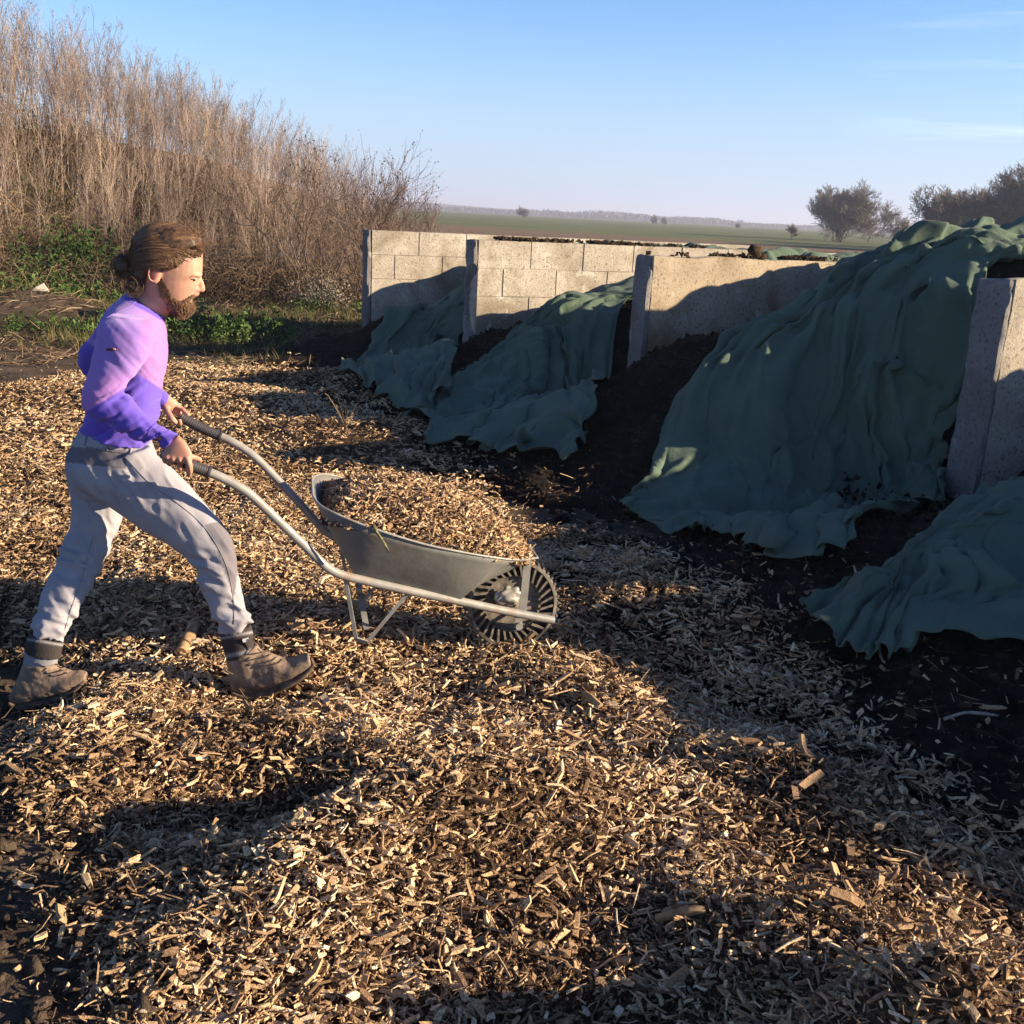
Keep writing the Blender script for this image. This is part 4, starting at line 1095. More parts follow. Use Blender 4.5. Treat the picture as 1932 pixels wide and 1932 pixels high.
RIMW = XY[-1]
rm = tubes('rim', [(np.concatenate([RIMW, RIMW[:3]]), 0.0046)], M_tube, None, 8); keep(rm, barrow)
def on_tray(px, py, t, out=0.004):
    s, z = bpx(px, py, t); return bpt(s, t + out, z)
# rusty weld seams on the near side panel
def panel_t(px, py):
    # lateral position of the near panel at this height
    s, z = bpx(px, py, 0.25); k = np.argmin(np.abs(rows[:, :46, 0] - s) + np.abs(rows[:, :46, 2] - z)); return rows[:, :46, 1].ravel()[k]
def seam(pts):
    P = []
    for px, py in pts:
        t = 0.25
        for _ in range(4): 
            s, z = bpx(px, py, t); d = (rows[:, :46, 0] - s) ** 2 + (rows[:, :46, 2] - z) ** 2; idx = np.argsort(d.ravel())[:4]; wt = 1 / (d.ravel()[idx] + 1e-6); t = (rows[:, :46, 1].ravel()[idx] * wt).sum() / wt.sum()
        s, z = bpx(px, py, t); P.append(bpt(s, t + 0.003, z))
    return P
for pts in ([(735, 1010), (722, 1036), (700, 1068), (668, 1079)], [(899, 1050), (885, 1075), (865, 1108)]):
    o = tubes('weld_seam', [(catmull(seam(pts), 14), 0.0028)], M_rust, None, 6); keep(o, tray); o.location = (0, 0, 0); o.location = Vector((0, 0, 0)) - Vector(barrow.location)
# stand legs: thin angle irons
def strip(a, b, wv, th):
    """flat bar from a to b"""
    a = np.asarray(a, float); b = np.asarray(b, float); d = b - a; d /= np.linalg.norm(d)
    wv = np.asarray(wv, float); wv = wv - wv @ d * d; wv /= np.linalg.norm(wv); u = np.cross(d, wv)
    return a, b, wv, u
def bar(A, a, b, width, th, side_vec=(1, 0, 0)):
    a, b, wv, u = strip(a, b, side_vec, th)
    V = []
    for p in (a, b):
        for sw in (-1, 1):
            for su in (-1, 1): V.append(p + wv * sw * width / 2 + u * su * th / 2)
    A.add(V, [[0, 1, 3, 2], [4, 6, 7, 5], [0, 4, 5, 1], [2, 3, 7, 6], [0, 2, 6, 4], [1, 5, 7, 3]])
for sg in (1, -1):
    A = Acc()
    s0, z0 = bpx(651, 1090, 0.20); s1, z1 = bpx(672, 1206, 0.20); s2, z2 = bpx(768, 1120, 0.19); s3, z3 = bpx(692, 1212, 0.20)
    bar(A, bpt(s0, sg * 0.215, z0), bpt(s1, sg * 0.20, z1), 0.014, 0.006)
    bar(A, bpt(s1, sg * 0.20, z1), bpt(s3, sg * 0.20, z3), 0.022, 0.006)
    bar(A, bpt(s3, sg * 0.20, z3), bpt(s2, sg * 0.195, z2), 0.014, 0.006)
    V, F, T = A.get(); keep(mesh_np('stand_leg', V, F, 4, M_tube, False), barrow)
A = Acc(); s4, z4 = bpx(680, 1125, 0.0); s5, z5 = bpx(720, 1190, 0.0)
bar(A, bpt(s0 + 0.05, 0.19, z0 - 0.05), bpt(s3, -0.19, z3 + 0.03), 0.022, 0.005); bar(A, bpt(s0 + 0.05, -0.19, z0 - 0.05), bpt(s3, 0.19, z3 + 0.05), 0.022, 0.005)
V, F, T = A.get(); keep(mesh_np('stand_brace', V, F, 4, M_tube, False), barrow)
# front upright strap from the tube to the rim
for sg in (1, -1):
    sA, zA = bpx(986, 1156, 0.12); sB, zB = bpx(996, 1056, 0.12)
    A = Acc(); bar(A, bpt(sA, sg * 0.118, zA), bpt(sB, sg * 0.118, zB), 0.030, 0.005, (BF[0], BF[1], 0)); V, F, T = A.get()
    keep(mesh_np('front_strap', V, F, 4, M_tube, False), barrow)
# wheel: rubber rim with open webs, as on puncture-proof wheels
WZ = 0.185; WR = 0.185
def wheel_ring(r, t, n): 
    a = np.arange(n) * 2 * math.pi / n; return np.stack([np.cos(a) * r, np.full(n, t), np.sin(a) * r], -1)
def wheel_world(P):
    P = np.asarray(P); tilt = math.radians(9)          # the worn wheel leans a little
    t = P[:, 1] * math.cos(tilt) - P[:, 2] * math.sin(tilt); z = P[:, 1] * math.sin(tilt) + P[:, 2] * math.cos(tilt)
    return np.stack([BC[0] + BF[0] * P[:, 0] + BN[0] * t, BC[1] + BF[1] * P[:, 0] + BN[1] * t, WZ + z], -1)
def lathe(prof, n=72):
    R = [wheel_ring(r, t, n) for r, t in prof]; V = np.concatenate(R); F = grid_faces(len(prof), n, True)
    F = np.concatenate([F, np.stack([(len(prof) - 1) * n + np.arange(n), np.arange(n), (np.arange(n) + 1) % n, (len(prof) - 1) * n + (np.arange(n) + 1) % n], -1)])
    return V, F
wheel = empty('wheel', tuple(Vector(bpt(0, 0, WZ)) - Vector(barrow.location))); wheel.parent = barrow
def wpart(name, V, F, mat, smooth=True):
    o = mesh_np(name, wheel_world(V), F, 4, mat, smooth); o.data.set_sharp_from_angle(angle=math.radians(40)); o.parent = wheel
    o.location = -(Vector(barrow.location) + Vector(wheel.location)); return o
A = Acc()
A.add(*lathe([(0.168, -0.046), (0.180, -0.044), (0.187, -0.020), (0.187, 0.020), (0.180, 0.044), (0.168, 0.046), (0.173, 0.0)]))
A.add(*lathe([(0.108, -0.030), (0.116, -0.030), (0.116, 0.030), (0.108, 0.030)]))
nsp = 30
for k in range(nsp):                                    # webs between inner and outer ring
    a0 = k * 2 * math.pi / nsp; pts = []
    for sg in (-1, 1):
        w0 = 0.0046
        P = []
        for f in np.linspace(0, 1, 5):
            r = 0.114 + f * 0.060; a = a0 + 0.16 * math.sin(f * 1.5) * 1.0; P.append((r, a))
        V = []
        for (r, a) in P:
            for ww in (-w0, w0):
                for tt in ((0.004, 0.044) if sg > 0 else (-0.044, -0.004)):
                    V.append((math.cos(a) * r - math.sin(a) * ww, tt, math.sin(a) * r + math.cos(a) * ww))
        F = []
        for j in range(4):
            b = j * 4
            F += [[b, b + 4, b + 5, b + 1], [b + 2, b + 3, b + 7, b + 6], [b, b + 2, b + 6, b + 4], [b + 1, b + 5, b + 7, b + 3]]
        A.add(V, F)
for k in range(44):                                     # cross lugs round the tread
    a0 = k * 2 * math.pi / 44; V = []
    for r in (0.184, 0.1925):
        for da in (-0.022, 0.022):
            for tt in (-0.043, 0.043): V.append((math.cos(a0 + da) * r, tt, math.sin(a0 + da) * r))
    A.add(V, [[0, 1, 3, 2], [4, 6, 7, 5], [0, 4, 5, 1], [2, 3, 7, 6], [0, 2, 6, 4], [1, 5, 7, 3]])
A.add(*lathe([(0.112, -0.003), (0.176, -0.003), (0.176, 0.003), (0.112, 0.003)]))
V, F, T = A.get(); wpart('tyre', V, F, M_rubber)
A = Acc(); A.add(*lathe([(0.110, -0.022), (0.104, -0.024), (0.060, -0.012), (0.030, -0.020), (0.022, -0.045), (0.010, -0.05), (0.010, 0.05), (0.022, 0.045), (0.030, 0.020), (0.060, 0.012), (0.104, 0.024), (0.110, 0.022)]))
V, F, T = A.get(); wpart('rim', V, F, M_rubber)
# crumpled pale cap caught on the hub
bm = bmesh.new(); bmesh.ops.create_icosphere(bm, subdivisions=4, radius=1)
for v in bm.verts:
    n_ = mnoise.noise(v.co * 1.9) * 0.35 + abs(mnoise.noise(v.co * 4.5 + Vector((3, 1, 2)))) * 0.25
    v.co *= (1 + n_); v.co = Vector((v.co.x * 0.052, v.co.y * 0.018, v.co.z * 0.036))
me = bpy.data.meshes.new('hub_cap'); bm.to_mesh(me); bm.free(); co = np.array([v.co[:] for v in me.vertices]); co += np.array((-0.02, 0.055, 0.035)); co = wheel_world(co)
me.vertices.foreach_set('co', co.astype(np.float32).ravel()); o = link_me('hub_cap', me, M_hub, wheel, True); o.location = -(Vector(barrow.location) + Vector(wheel.location))
# axle with its nuts and brackets
sX, zX = bpx(979, 1181, 0.135)
ax = tubes('axle', [([bpt(0.03, -0.14, 0.185), bpt(sX, 0.14, zX)], 0.008), ([bpt(sX, 0.132, zX), bpt(sX, 0.146, zX)], 0.0145)], M_tube, barrow, 10)
for sg in (1, -1):
    A = Acc(); bar(A, bpt(sX, sg * 0.128, zX - 0.012), bpt(sX, sg * 0.126, zX + 0.055), 0.03, 0.005, (BF[0], BF[1], 0)); V, F, T = A.get(); keep(mesh_np('axle_bracket', V, F, 4, M_tube, False), barrow)

# ---- chips heaped in the tray: a thing of its own, resting in it
r_ = np.random.default_rng(808)
n = 9000
sU = (r_.uniform(0, 1, n)); tt = r_.uniform(-1, 1, n)
smin, smax = rim[0][0] + 0.05, rim[-1][0] - 0.03
S_ = smin + sU * (smax - smin)
rs = catmull(np.array(rimN), 60); order = np.argsort(rs[:, 0])
halfw = np.interp(S_, rs[order, 0], rs[order, 1]); rz = np.interp(S_, rs[order, 0], rs[order, 2])
def load_z(S, T_, hw, rz):
    f = (S - smin) / (smax - smin)
    crown = 0.172 * np.sin(np.clip(f * 0.97 + 0.0, 0, 1) * math.pi) ** 0.8 * (1 - 0.85 * np.abs(T_) ** 2.2)
    return rz - 0.022 - 0.035 * np.exp(-f / 0.08) + crown + 0.014 * fbm(S * 14, T_ * 4, 820, 3)
T_ = tt * 0.985; Z_ = load_z(S_, T_, halfw, rz)
XYZ = np.stack([BC[0] + BF[0] * S_ + BN[0] * T_ * halfw, BC[1] + BF[1] * S_ + BN[1] * T_ * halfw, Z_ + r_.uniform(-0.012, 0.014, n)], -1)
Ls = np.clip(r_.lognormal(math.log(0.023), 0.45, n), 0.006, 0.08); Ws = np.minimum(np.clip(r_.lognormal(math.log(0.0070), 0.45, n), 0.002, 0.018), Ls * 0.8)
edge_ = np.abs(T_) > 0.93; Ls = np.where(edge_, np.minimum(Ls, 0.02), Ls)
V, F = chips_mesh(XYZ, r_.uniform(0, 6.28, n), r_.normal(0, 0.42, n), r_.normal(0, 0.7, n), Ls, Ws, Ws * r_.uniform(0.25, 0.7, n), r_, 3)
tone = np.repeat(np.clip(chip_tones(n, r_) + 0.06, 0, 1), 12)
# solid bed under the loose chips
gs, gt = np.meshgrid(np.linspace(smin - 0.02, smax + 0.02, 50), np.linspace(-1, 1, 24), indexing='ij')
hw_ = np.interp(gs, rs[order, 0], rs[order, 1]) * 0.97; rz_ = np.interp(gs, rs[order, 0], rs[order, 2])
gz_ = load_z(np.clip(gs, smin, smax), gt, hw_, rz_) - 0.014
B = np.stack([BC[0] + BF[0] * gs + BN[0] * gt * hw_, BC[1] + BF[1] * gs + BN[1] * gt * hw_, gz_], -1).reshape(-1, 3)
Fb = grid_faces(50, 24) + len(V)
load = mesh_np('wood_chip_load', np.concatenate([V, B]), np.concatenate([F, Fb]), 4, M_chip, False, dict(tone=np.concatenate([tone, np.full(len(B), 0.12)])))
tag(load, kind='stuff')
# a mossy twig hanging over the near rim
M_moss = mat_new('lichened_bark', 0.9, spec=0.1); q = NB(M_moss); q.col(q.ramp(q.noise(60, 3), [(0.4, (0.05, 0.04, 0.025)), (0.62, (0.20, 0.20, 0.09))]))
tw_ = []
for (px, py, t) in ((705, 985, 0.25), (706, 996, 0.33), (712, 1006, 0.345), (722, 1020, 0.345), (733, 1040, 0.34)):
    s, z = bpx(px, py, t); tw_.append(bpt(s, t, z))
o = tubes('twig', [(catmull(tw_, 14), np.linspace(0.0065, 0.004, 14))], M_moss, None, 7)
tag(o, 'mossy greenish twig hanging over the rim of the wheelbarrow', 'twig')
# ------------------------------------------------------------------ the man pushing the barrow
LAT = np.array((-0.26, 0.966, 0.0))                     # across his body, away from the camera
def ring(L_, R_, Y, dep, n=28, p=2.0):
    a0 = at(L_[0], L_[1], Y); a1 = at(R_[0], R_[1], Y); c = (a0 + a1) / 2; a = (a1 - a0) / 2
    th = np.arange(n) * 2 * math.pi / n; ct = np.cos(th); st = np.sin(th)
    if p != 2.0: ct = np.sign(ct) * np.abs(ct) ** (2 / p); st = np.sign(st) * np.abs(st) ** (2 / p)
    return c + ct[:, None] * a + st[:, None] * LAT * dep
def loft(A, rings, sub=5, cap=True, t=0.5):
    R = catmull(np.array(rings), (len(rings) - 1) * sub + 1) if sub > 1 else np.array(rings)
    n, k = R.shape[:2]; V = R.reshape(-1, 3); F = list(map(list, grid_faces(n, k, True)))
    c0 = len(V); V = np.concatenate([V, [R[0].mean(0)], [R[-1].mean(0)]])
    F += [[j, (j + 1) % k, c0, c0] for j in range(k)] + [[(n - 1) * k + (j + 1) % k, (n - 1) * k + j, c0 + 1, c0 + 1] for j in range(k)]
    A.add(V, np.array(F), t)
def chain(A, pts, rad, k=14, sub=5, flat=1.0):
    """tapered limb through world points, rounded ends"""
    P = np.asarray(pts, float); R = np.asarray(rad, float)
    n = (len(P) - 1) * sub + 1; Q = catmull(P, n); RR = np.interp(np.linspace(0, len(P) - 1, n), np.arange(len(P)), R)
    d0 = Q[0] - Q[1]; d0 /= np.linalg.norm(d0) + 1e-9; d1 = Q[-1] - Q[-2]; d1 /= np.linalg.norm(d1) + 1e-9
    pre = [Q[0] + d0 * RR[0] * s for s in (0.95, 0.75, 0.4)]; post = [Q[-1] + d1 * RR[-1] * s for s in (0.4, 0.75, 0.95)]
    Q = np.concatenate([pre, Q, post]); RR = np.concatenate([[RR[0] * .3, RR[0] * .66, RR[0] * .92], RR, [RR[-1] * .92, RR[-1] * .66, RR[-1] * .3]])
    V, F = tube_np(Q, RR, k); V = V.reshape(len(Q), k, 3)
    F = list(map(list, grid_faces(len(Q), k, True))); W = V.reshape(-1, 3); c0 = len(W); W = np.concatenate([W, [Q[0]], [Q[-1]]])
    F += [[j, (j + 1) % k, c0, c0] for j in range(k)] + [[(len(Q) - 1) * k + (j + 1) % k, (len(Q) - 1) * k + j, c0 + 1, c0 + 1] for j in range(k)]
    A.add(W, np.array(F))
def ball(A, c, r3, rot=None, k=18):
    th = np.linspace(0, math.pi, 11); ph = np.arange(k) * 2 * math.pi / k
    S = np.stack([np.outer(np.sin(th), np.cos(ph)), np.outer(np.sin(th), np.sin(ph)), np.outer(np.cos(th), np.ones(k))], -1) * np.array(r3)
    if rot is not None: S = S @ np.array(rot).T
    V = (S + np.asarray(c)).reshape(-1, 3); A.add(V, grid_faces(11, k, True))
def raw_obj(A):
    V, F, T = A.get(); tri = F[:, 2] == F[:, 3]; flat = []; nper = []
    for f, t_ in zip(F.tolist(), tri):
        if t_: flat += f[:3]; nper.append(3)
        else: flat += f; nper.append(4)
    return mesh_np('tmp', V, flat, nper, None, True)
def fuse(name, A, voxel, mat, smooth_it=6, parent=None, fac=0.5, disp=None):
    """one continuous skin over all the pieces"""
    o = raw_obj(A)
    bm = bmesh.new(); bm.from_mesh(o.data); bmesh.ops.remove_doubles(bm, verts=bm.verts, dist=1e-6); bmesh.ops.recalc_face_normals(bm, faces=bm.faces); bm.to_mesh(o.data); bm.free()
    md = o.modifiers.new('r', 'REMESH'); md.mode = 'VOXEL'; md.voxel_size = voxel; md.use_smooth_shade = True
    if smooth_it: md = o.modifiers.new('s', 'SMOOTH'); md.factor = fac; md.iterations = smooth_it
    dg = bpy.context.evaluated_depsgraph_get(); dg.update()
    me = bpy.data.meshes.new_from_object(o.evaluated_get(dg), depsgraph=dg)
    old = o.data; bpy.data.objects.remove(o); bpy.data.meshes.remove(old)
    me.name = name
    if disp is not None:
        n = len(me.vertices); co = np.zeros(n * 3, np.float32); no_ = np.zeros(n * 3, np.float32)
        me.vertices.foreach_get('co', co); me.vertices.foreach_get('normal', no_); co = co.reshape(-1, 3).astype(float); no_ = no_.reshape(-1, 3)
        co = co + no_ * disp(co)[:, None]; me.vertices.foreach_set('co', co.astype(np.float32).ravel()); me.update()
    me.materials.clear(); me.materials.append(mat)
    me.polygons.foreach_set('use_smooth', np.ones(len(me.polygons), bool))
    ob = bpy.data.objects.new(name, me); COL.objects.link(ob)
    if parent is not None: keep(ob, parent)
    return ob
def set_attr(o, name, vals):
    a = o.data.attributes.new(name, 'FLOAT', 'POINT'); a.data.foreach_set('value', np.asarray(vals, np.float32))
def coords(o):
    n = len(o.data.vertices); co = np.zeros(n * 3, np.float32); o.data.vertices.foreach_get('co', co); return co.reshape(-1, 3).astype(float)

M_skin = mat_new('skin', 0.55, spec=0.35); q = NB(M_skin)
sk = q.ramp(q.noise(26, 4), [(0.3, (0.38, 0.205, 0.135)), (0.7, (0.50, 0.295, 0.20))])
sk = q.mix(q.attr('red'), sk, (0.60, 0.20, 0.15)); sk = q.mix(q.attr('dark'), sk, (0.12, 0.055, 0.03))
q.col(sk); q.b.inputs['Subsurface Weight'].default_value = 0.12; q.b.inputs['Subsurface Radius'].default_value = (0.012, 0.004, 0.002)
q.bump(q.noise(220, 2), 0.12, 0.001)
M_shirt = mat_new('thin_knit_shirt', 0.8, spec=0.2); q = NB(M_shirt)
c = q.mix(q.attr('pink'), (0.34, 0.20, 0.56), (0.47, 0.17, 0.44)); c = q.mix(q.attr('blue'), c, (0.135, 0.08, 0.50))
q.col(c); q.b.inputs['Sheen Weight'].default_value = 0.15
kn = q.n('TexWave', Scale=150.0, Distortion=0.6, Detail=1.0); kn.bands_direction = 'Z'; q.l(q.pos(), kn.inputs['Vector'])
q.bump(q.math('ADD', q.math('MULTIPLY', kn.outputs['Fac'], 0.18), q.math('MULTIPLY', q.noise(8, 3), 1.0)), 0.5, 0.010)
M_trou = mat_new('grey_trousers', 0.85, spec=0.15); q = NB(M_trou)
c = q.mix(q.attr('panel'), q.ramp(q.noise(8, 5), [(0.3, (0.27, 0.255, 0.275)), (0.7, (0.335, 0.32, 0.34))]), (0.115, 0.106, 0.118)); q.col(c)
q.bump(q.math('ADD', q.noise(11, 4, 0.6), q.math('MULTIPLY', q.noise(300, 2), 0.15)), 0.4, 0.008)
M_sock = mat_new('grey_sock', 0.95, (0.22, 0.22, 0.23), 0.1)
M_gait = mat_new('dark_sock_cuff', 0.95, (0.045, 0.038, 0.036), 0.1); q = NB(M_gait); q.col(q.mix(q.attr('pale'), (0.045, 0.038, 0.036), (0.24, 0.23, 0.23))); q.bump(q.noise(160, 3), 0.6, 0.003)
M_boot = mat_new('dusty_leather', 0.85, spec=0.2); q = NB(M_boot)
q.col(q.ramp(q.noise(20, 6, 0.65), [(0.32, (0.13, 0.095, 0.07)), (0.55, (0.24, 0.17, 0.12)), (0.75, (0.34, 0.25, 0.175))])); q.bump(q.noise(55, 4), 0.5, 0.004)
M_sole = mat_new('muddy_sole', 0.9, spec=0.15); q = NB(M_sole); q.col(q.ramp(q.noise(30, 5), [(0.35, (0.05, 0.038, 0.03)), (0.65, (0.20, 0.14, 0.10))]))
M_lace = mat_new('boot_lace', 0.9, (0.10, 0.075, 0.055), 0.1)
M_hair = mat_new('brown_hair', 0.55, spec=0.35); q = NB(M_hair)
q.col(q.ramp(q.attr('tone'), [(0.0, (0.034, 0.019, 0.011)), (0.5, (0.115, 0.062, 0.033)), (1.0, (0.30, 0.175, 0.09))]))
M_lip = mat_new('lips', 0.45, (0.55, 0.20, 0.17), 0.4)
M_eye = mat_new('eye', 0.2, (0.55, 0.50, 0.46), 0.6); M_iris = mat_new('iris', 0.2, (0.03, 0.02, 0.015), 0.6)

HY = 3.70
def hp(x, y, dy=0.0): return at(x, y, HY) + LAT * dy
B = Acc()
# head
head = [((292, 430), (338, 428), .036), ((272, 440), (358, 439), .058), ((260, 458), (375, 456), .072), ((256, 480), (382, 478), .078), ((256, 500), (382.5, 499), .079),
        ((258, 517), (381, 517), .077), ((260, 527), (375.5, 526), .074), ((264, 540), (373, 540), .071), ((269, 552), (369, 551), .067), ((277, 562), (364, 562), .061),
        ((290, 572), (359, 573), .054), ((303, 581), (354, 583), .045), ((318, 588), (348, 589), .030)]
loft(B, [ring(a, b, HY, d, 32, 2.25) for a, b, d in head], 4)
# cheekbones, brow ridge, eye sockets kept by the gaps between

ball(B, hp(371, 518, -0.026), (0.020, 0.026, 0.0085)); ball(B, hp(371, 518, 0.026), (0.020, 0.026, 0.0085))
# nose: bridge to tip, wings
chain(B, [hp(375, 521), hp(377.5, 530), hp(380, 538), hp(380, 544.5)], [0.0085, 0.0095, 0.011, 0.0135])
for s in (-1, 1): ball(B, hp(371.5, 546, s * 0.014), (0.0108, 0.0075, 0.0085))
ball(B, hp(367, 553), (0.016, 0.026, 0.013))                     # upper lip mound
ball(B, hp(356, 574), (0.016, 0.024, 0.018))                     # chin
# ears
def ear(sg):
    c = (295.5, 513); y0 = sg * 0.078
    pts = []
    for a in np.linspace(-2.3, 2.35, 13):
        rx, ry = 11.5, 16.5
        pts.append(hp(c[0] - rx * math.cos(a) - 1.5 * math.sin(a) * 0, c[1] - ry * math.sin(a) * (1.0), y0 + sg * (0.012 + 0.004 * math.cos(a))))
    chain(B, pts, [0.0038] * 12 + [0.0055], 8, 3)
    ball(B, hp(c[0] + 1, c[1] + 1, y0 + sg * 0.002), (0.017, 0.007, 0.024))
    ball(B, hp(c[0] + 1, c[1] + 15, y0 + sg * 0.010), (0.009, 0.005, 0.008))
ear(-1); ear(1)
# neck down into the shoulders
loft(B, [ring((262, 540), (345, 572), HY, .055), ring((258, 560), (322, 590), HY, .058), ring((248, 578), (312, 604), HY + .01, .062), ring((215, 605), (312, 625), HY + .015, .12), ring((190, 650), (305, 680), HY + .02, .13)], 4)
# trunk and limbs under the clothes, so that the body is one piece
loft(B, [ring((195, 650), (300, 680), HY + .02, .12), ring((190, 720), (290, 735), HY + .02, .10), ring((190, 795), (255, 808), HY + .02, .07), ring((195, 840), (245, 850), HY + .02, .06)], 4)
SHN, ELN, WRN = at(238, 632, 3.54), at(198, 757, 3.445), at(322, 831, 3.415)
SHF, ELF, WRF = at(240, 625, 3.92), at(166, 682, 4.02), at(303, 752, 4.03)
chain(B, [at(245, 640, 3.66), SHN, ELN, at(262, 800, 3.43), WRN], [0.05, 0.042, 0.028, 0.022, 0.021])
chain(B, [at(245, 640, 3.78), SHF, ELF, WRF], [0.05, 0.045, 0.034, 0.024])
# near hand, closed round the grip: palm on the near side of the tube, fingers under it
def tube_at(px):
    """centre of the near grip where the picture shows column px"""
    k = np.argmin(np.abs(proj(NT)[0] - px)); return NT[k]
def ftube_at(px):
    k = np.argmin(np.abs(proj(FT)[0] - px)); return FT[k]
toC = np.array((0.20, -0.95, 0.0))                                 # towards the camera side of the barrow
palm = []
for (l, r, y, d) in (((309, 843), (337, 820), 3.41, .017), ((309, 853), (348, 832), 3.40, .0165), ((311, 862), (358, 846), 3.395, .017), ((313, 869), (364, 860), 3.395, .016), ((316, 873), (362, 869), 3.40, .0125)):
    palm.append(ring(l, r, y, d, 20, 2.6))
loft(B, palm, 4)
def finger(mcp, axis_px, tubef, length, tip_up, rad, sgn=1):
    c = tubef(axis_px); r_t = 0.0195
    side_ = toC * sgn
    P = [mcp]
    # wrap round the tube: near side, below, far side
    for ang in np.linspace(-0.15, tip_up, 5):
        off = side_ * math.cos(ang) + np.array((0, 0, -1)) * math.sin(ang)
        P.append(c + off * (r_t + rad * 0.9))
    chain(B, P, [rad * 1.1, rad * 1.02, rad * 1.05, rad * .95, rad * .95, rad * .85], 10, 4)
def mcp_pt(px, py, Y=3.385): return at(px, py, Y)
finger(mcp_pt(354, 866), 353, tube_at, 1, 2.3, 0.0100)
finger(mcp_pt(340, 867), 339, tube_at, 1, 2.6, 0.0102)
finger(mcp_pt(327, 866), 325, tube_at, 1, 2.6, 0.0098)
finger(mcp_pt(316, 863), 312, tube_at, 1, 2.5, 0.0088)
# the index of the near hand reaches lower, pointing down past the grip
chain(B, [at(354, 866, 3.39), at(358, 878, 3.385), at(358.5, 889, 3.395), at(356, 897, 3.415)], [0.011, 0.0105, 0.0098, 0.0088], 10)
t0 = tube_at(362)
chain(B, [at(344, 838, 3.40), t0 + toC * 0.014 + np.array((-0.02, 0, 0.036)), t0 - toC * 0.008 + np.array((-0.002, 0, 0.031)), t0 - toC * 0.020 + np.array((0.022, 0, 0.020))], [0.0145, 0.0125, 0.0108, 0.0092], 10)
# far hand: thumb on our side of the grip, forefinger laid over the top
loft(B, [ring((298, 742), (300, 766), 4.03, .018, 18), ring((309, 742), (308, 772), 4.035, .022, 18), ring((322, 748), (315, 778), 4.04, .024, 18), ring((334, 757), (324, 777), 4.045, .020, 18)], 4)
ft = ftube_at
chain(B, [at(332, 763, 4.045), ft(338) - toC * 0.020 + np.array((0, 0, 0.030)), ft(347) - toC * 0.012 + np.array((0, 0, 0.031)), ft(355) - toC * 0.002 + np.array((0.004, 0, 0.024))], [0.0115, 0.0105, 0.0098, 0.0085], 10)
chain(B, [at(313, 770, 4.02), at(318, 780, 3.985), at(325, 790, 3.965), at(331, 796.5, 3.972)], [0.0140, 0.0125, 0.0115, 0.0095], 10)
for j, (mx_p, ax) in enumerate(((328, 329), (320, 319), (312, 310))):
    c = ft(max(ax, 296)); P = [at(mx_p, 768 + j, 4.06)]
    for ang in np.linspace(0.0, 2.75, 5):
        P.append(c + (-toC * math.cos(ang) + np.array((0, 0, -1)) * math.sin(ang)) * 0.029)
    chain(B, P, [0.0105, 0.0100, 0.0098, 0.0095, 0.009, 0.0085], 10, 4)
# legs beneath the trousers
chain(B, [at(215, 840, HY - .03), at(240, 895, 3.65), at(400, 1035, 3.56), at(430, 1175, 3.545), at(448, 1250, 3.545)], [0.05, 0.05, 0.042, 0.030, 0.028], 14)
chain(B, [at(210, 840, HY + .04), at(185, 900, 3.79), at(160, 1040, 3.70), at(105, 1175, 3.56), at(76, 1262, 3.50)], [0.05, 0.05, 0.038, 0.028, 0.028], 14)
person = fuse('person', B, 0.0036, M_skin, 7)
ppos = (float(at(250, 1300, 3.6)[0]), 3.6, -0.05)
co = coords(person); person.location = ppos
person.data.vertices.foreach_set('co', (co - np.array(ppos)).astype(np.float32).ravel()); person.data.update()
tag(person, 'bearded man with a hair bun in a purple shirt, striding as he pushes the wheelbarrow', 'person', None, 'thing')
def near_(c, p, s): return np.exp(-(((c - np.asarray(p)) / np.asarray(s)) ** 2).sum(1))
red = 0.55 * near_(co, hp(379, 545), (.02, .03, .016)) + 0.15 * near_(co, hp(352, 542, -0.06), (.05, .05, .035)) + 0.55 * near_(co, hp(292, 513, -0.09), (.03, .03, .04)) + 0.25 * (co[:, 2] < 1.0)
dark = 0.9 * near_(co, hp(372, 550.5, -0.010), (.004, .006, .0025)) + 0.55 * near_(co, hp(366, 525.5, -0.034), (.009, .02, .0035)) + 0.5 * near_(co, hp(297, 513, -0.090), (.006, .01, .009))
set_attr(person, 'red', np.clip(red, 0, 1)); set_attr(person, 'dark', np.clip(dark, 0, 0.9))

# eyes, brows, lips
for sg in (-1, 1):
    A = Acc(); ball(A, hp(365.5, 525, sg * 0.036), (0.0105, 0.0105, 0.0098)); e = fuse('eye', A, 0.0016, M_eye, 1, person)
    A = Acc(); ball(A, hp(367.0, 526.3, sg * 0.041), (0.0060, 0.0065, 0.0052)); i_ = fuse('iris', A, 0.001, M_iris, 0); keep(i_, e); i_.location = (0, 0, 0) ; i_.location = -(Vector(person.location) + Vector(e.location))
    A = Acc(); chain(A, [hp(361, 520.5, sg * 0.050), hp(366, 521.8, sg * 0.045), hp(371, 524.3, sg * 0.034), hp(372, 526.6, sg * 0.024)], [0.0028, 0.0030, 0.0028, 0.002], 8)   # lowered lid
    fuse('eyelid', A, 0.0012, M_skin, 1, person)
    o_ = tubes('eyelash', [(catmull(np.array([hp(359.5, 524.2, sg * 0.055), hp(364, 525.0, sg * 0.0505), hp(369, 527.0, sg * 0.041)]), 9), 0.0015)], M_iris, None, 6); keep(o_, person)
    A = Acc(); chain(A, [hp(358.5, 521.0, sg * 0.059), hp(365, 517.8, sg * 0.052), hp(372, 517.6, sg * 0.040), hp(378.5, 520.0, sg * 0.022)], [0.0020, 0.0036, 0.0040, 0.0028], 8)
    bw_ = fuse('eyebrow', A, 0.0014, M_hair, 1, person); set_attr(bw_, 'tone', np.full(len(bw_.data.vertices), 0.12))
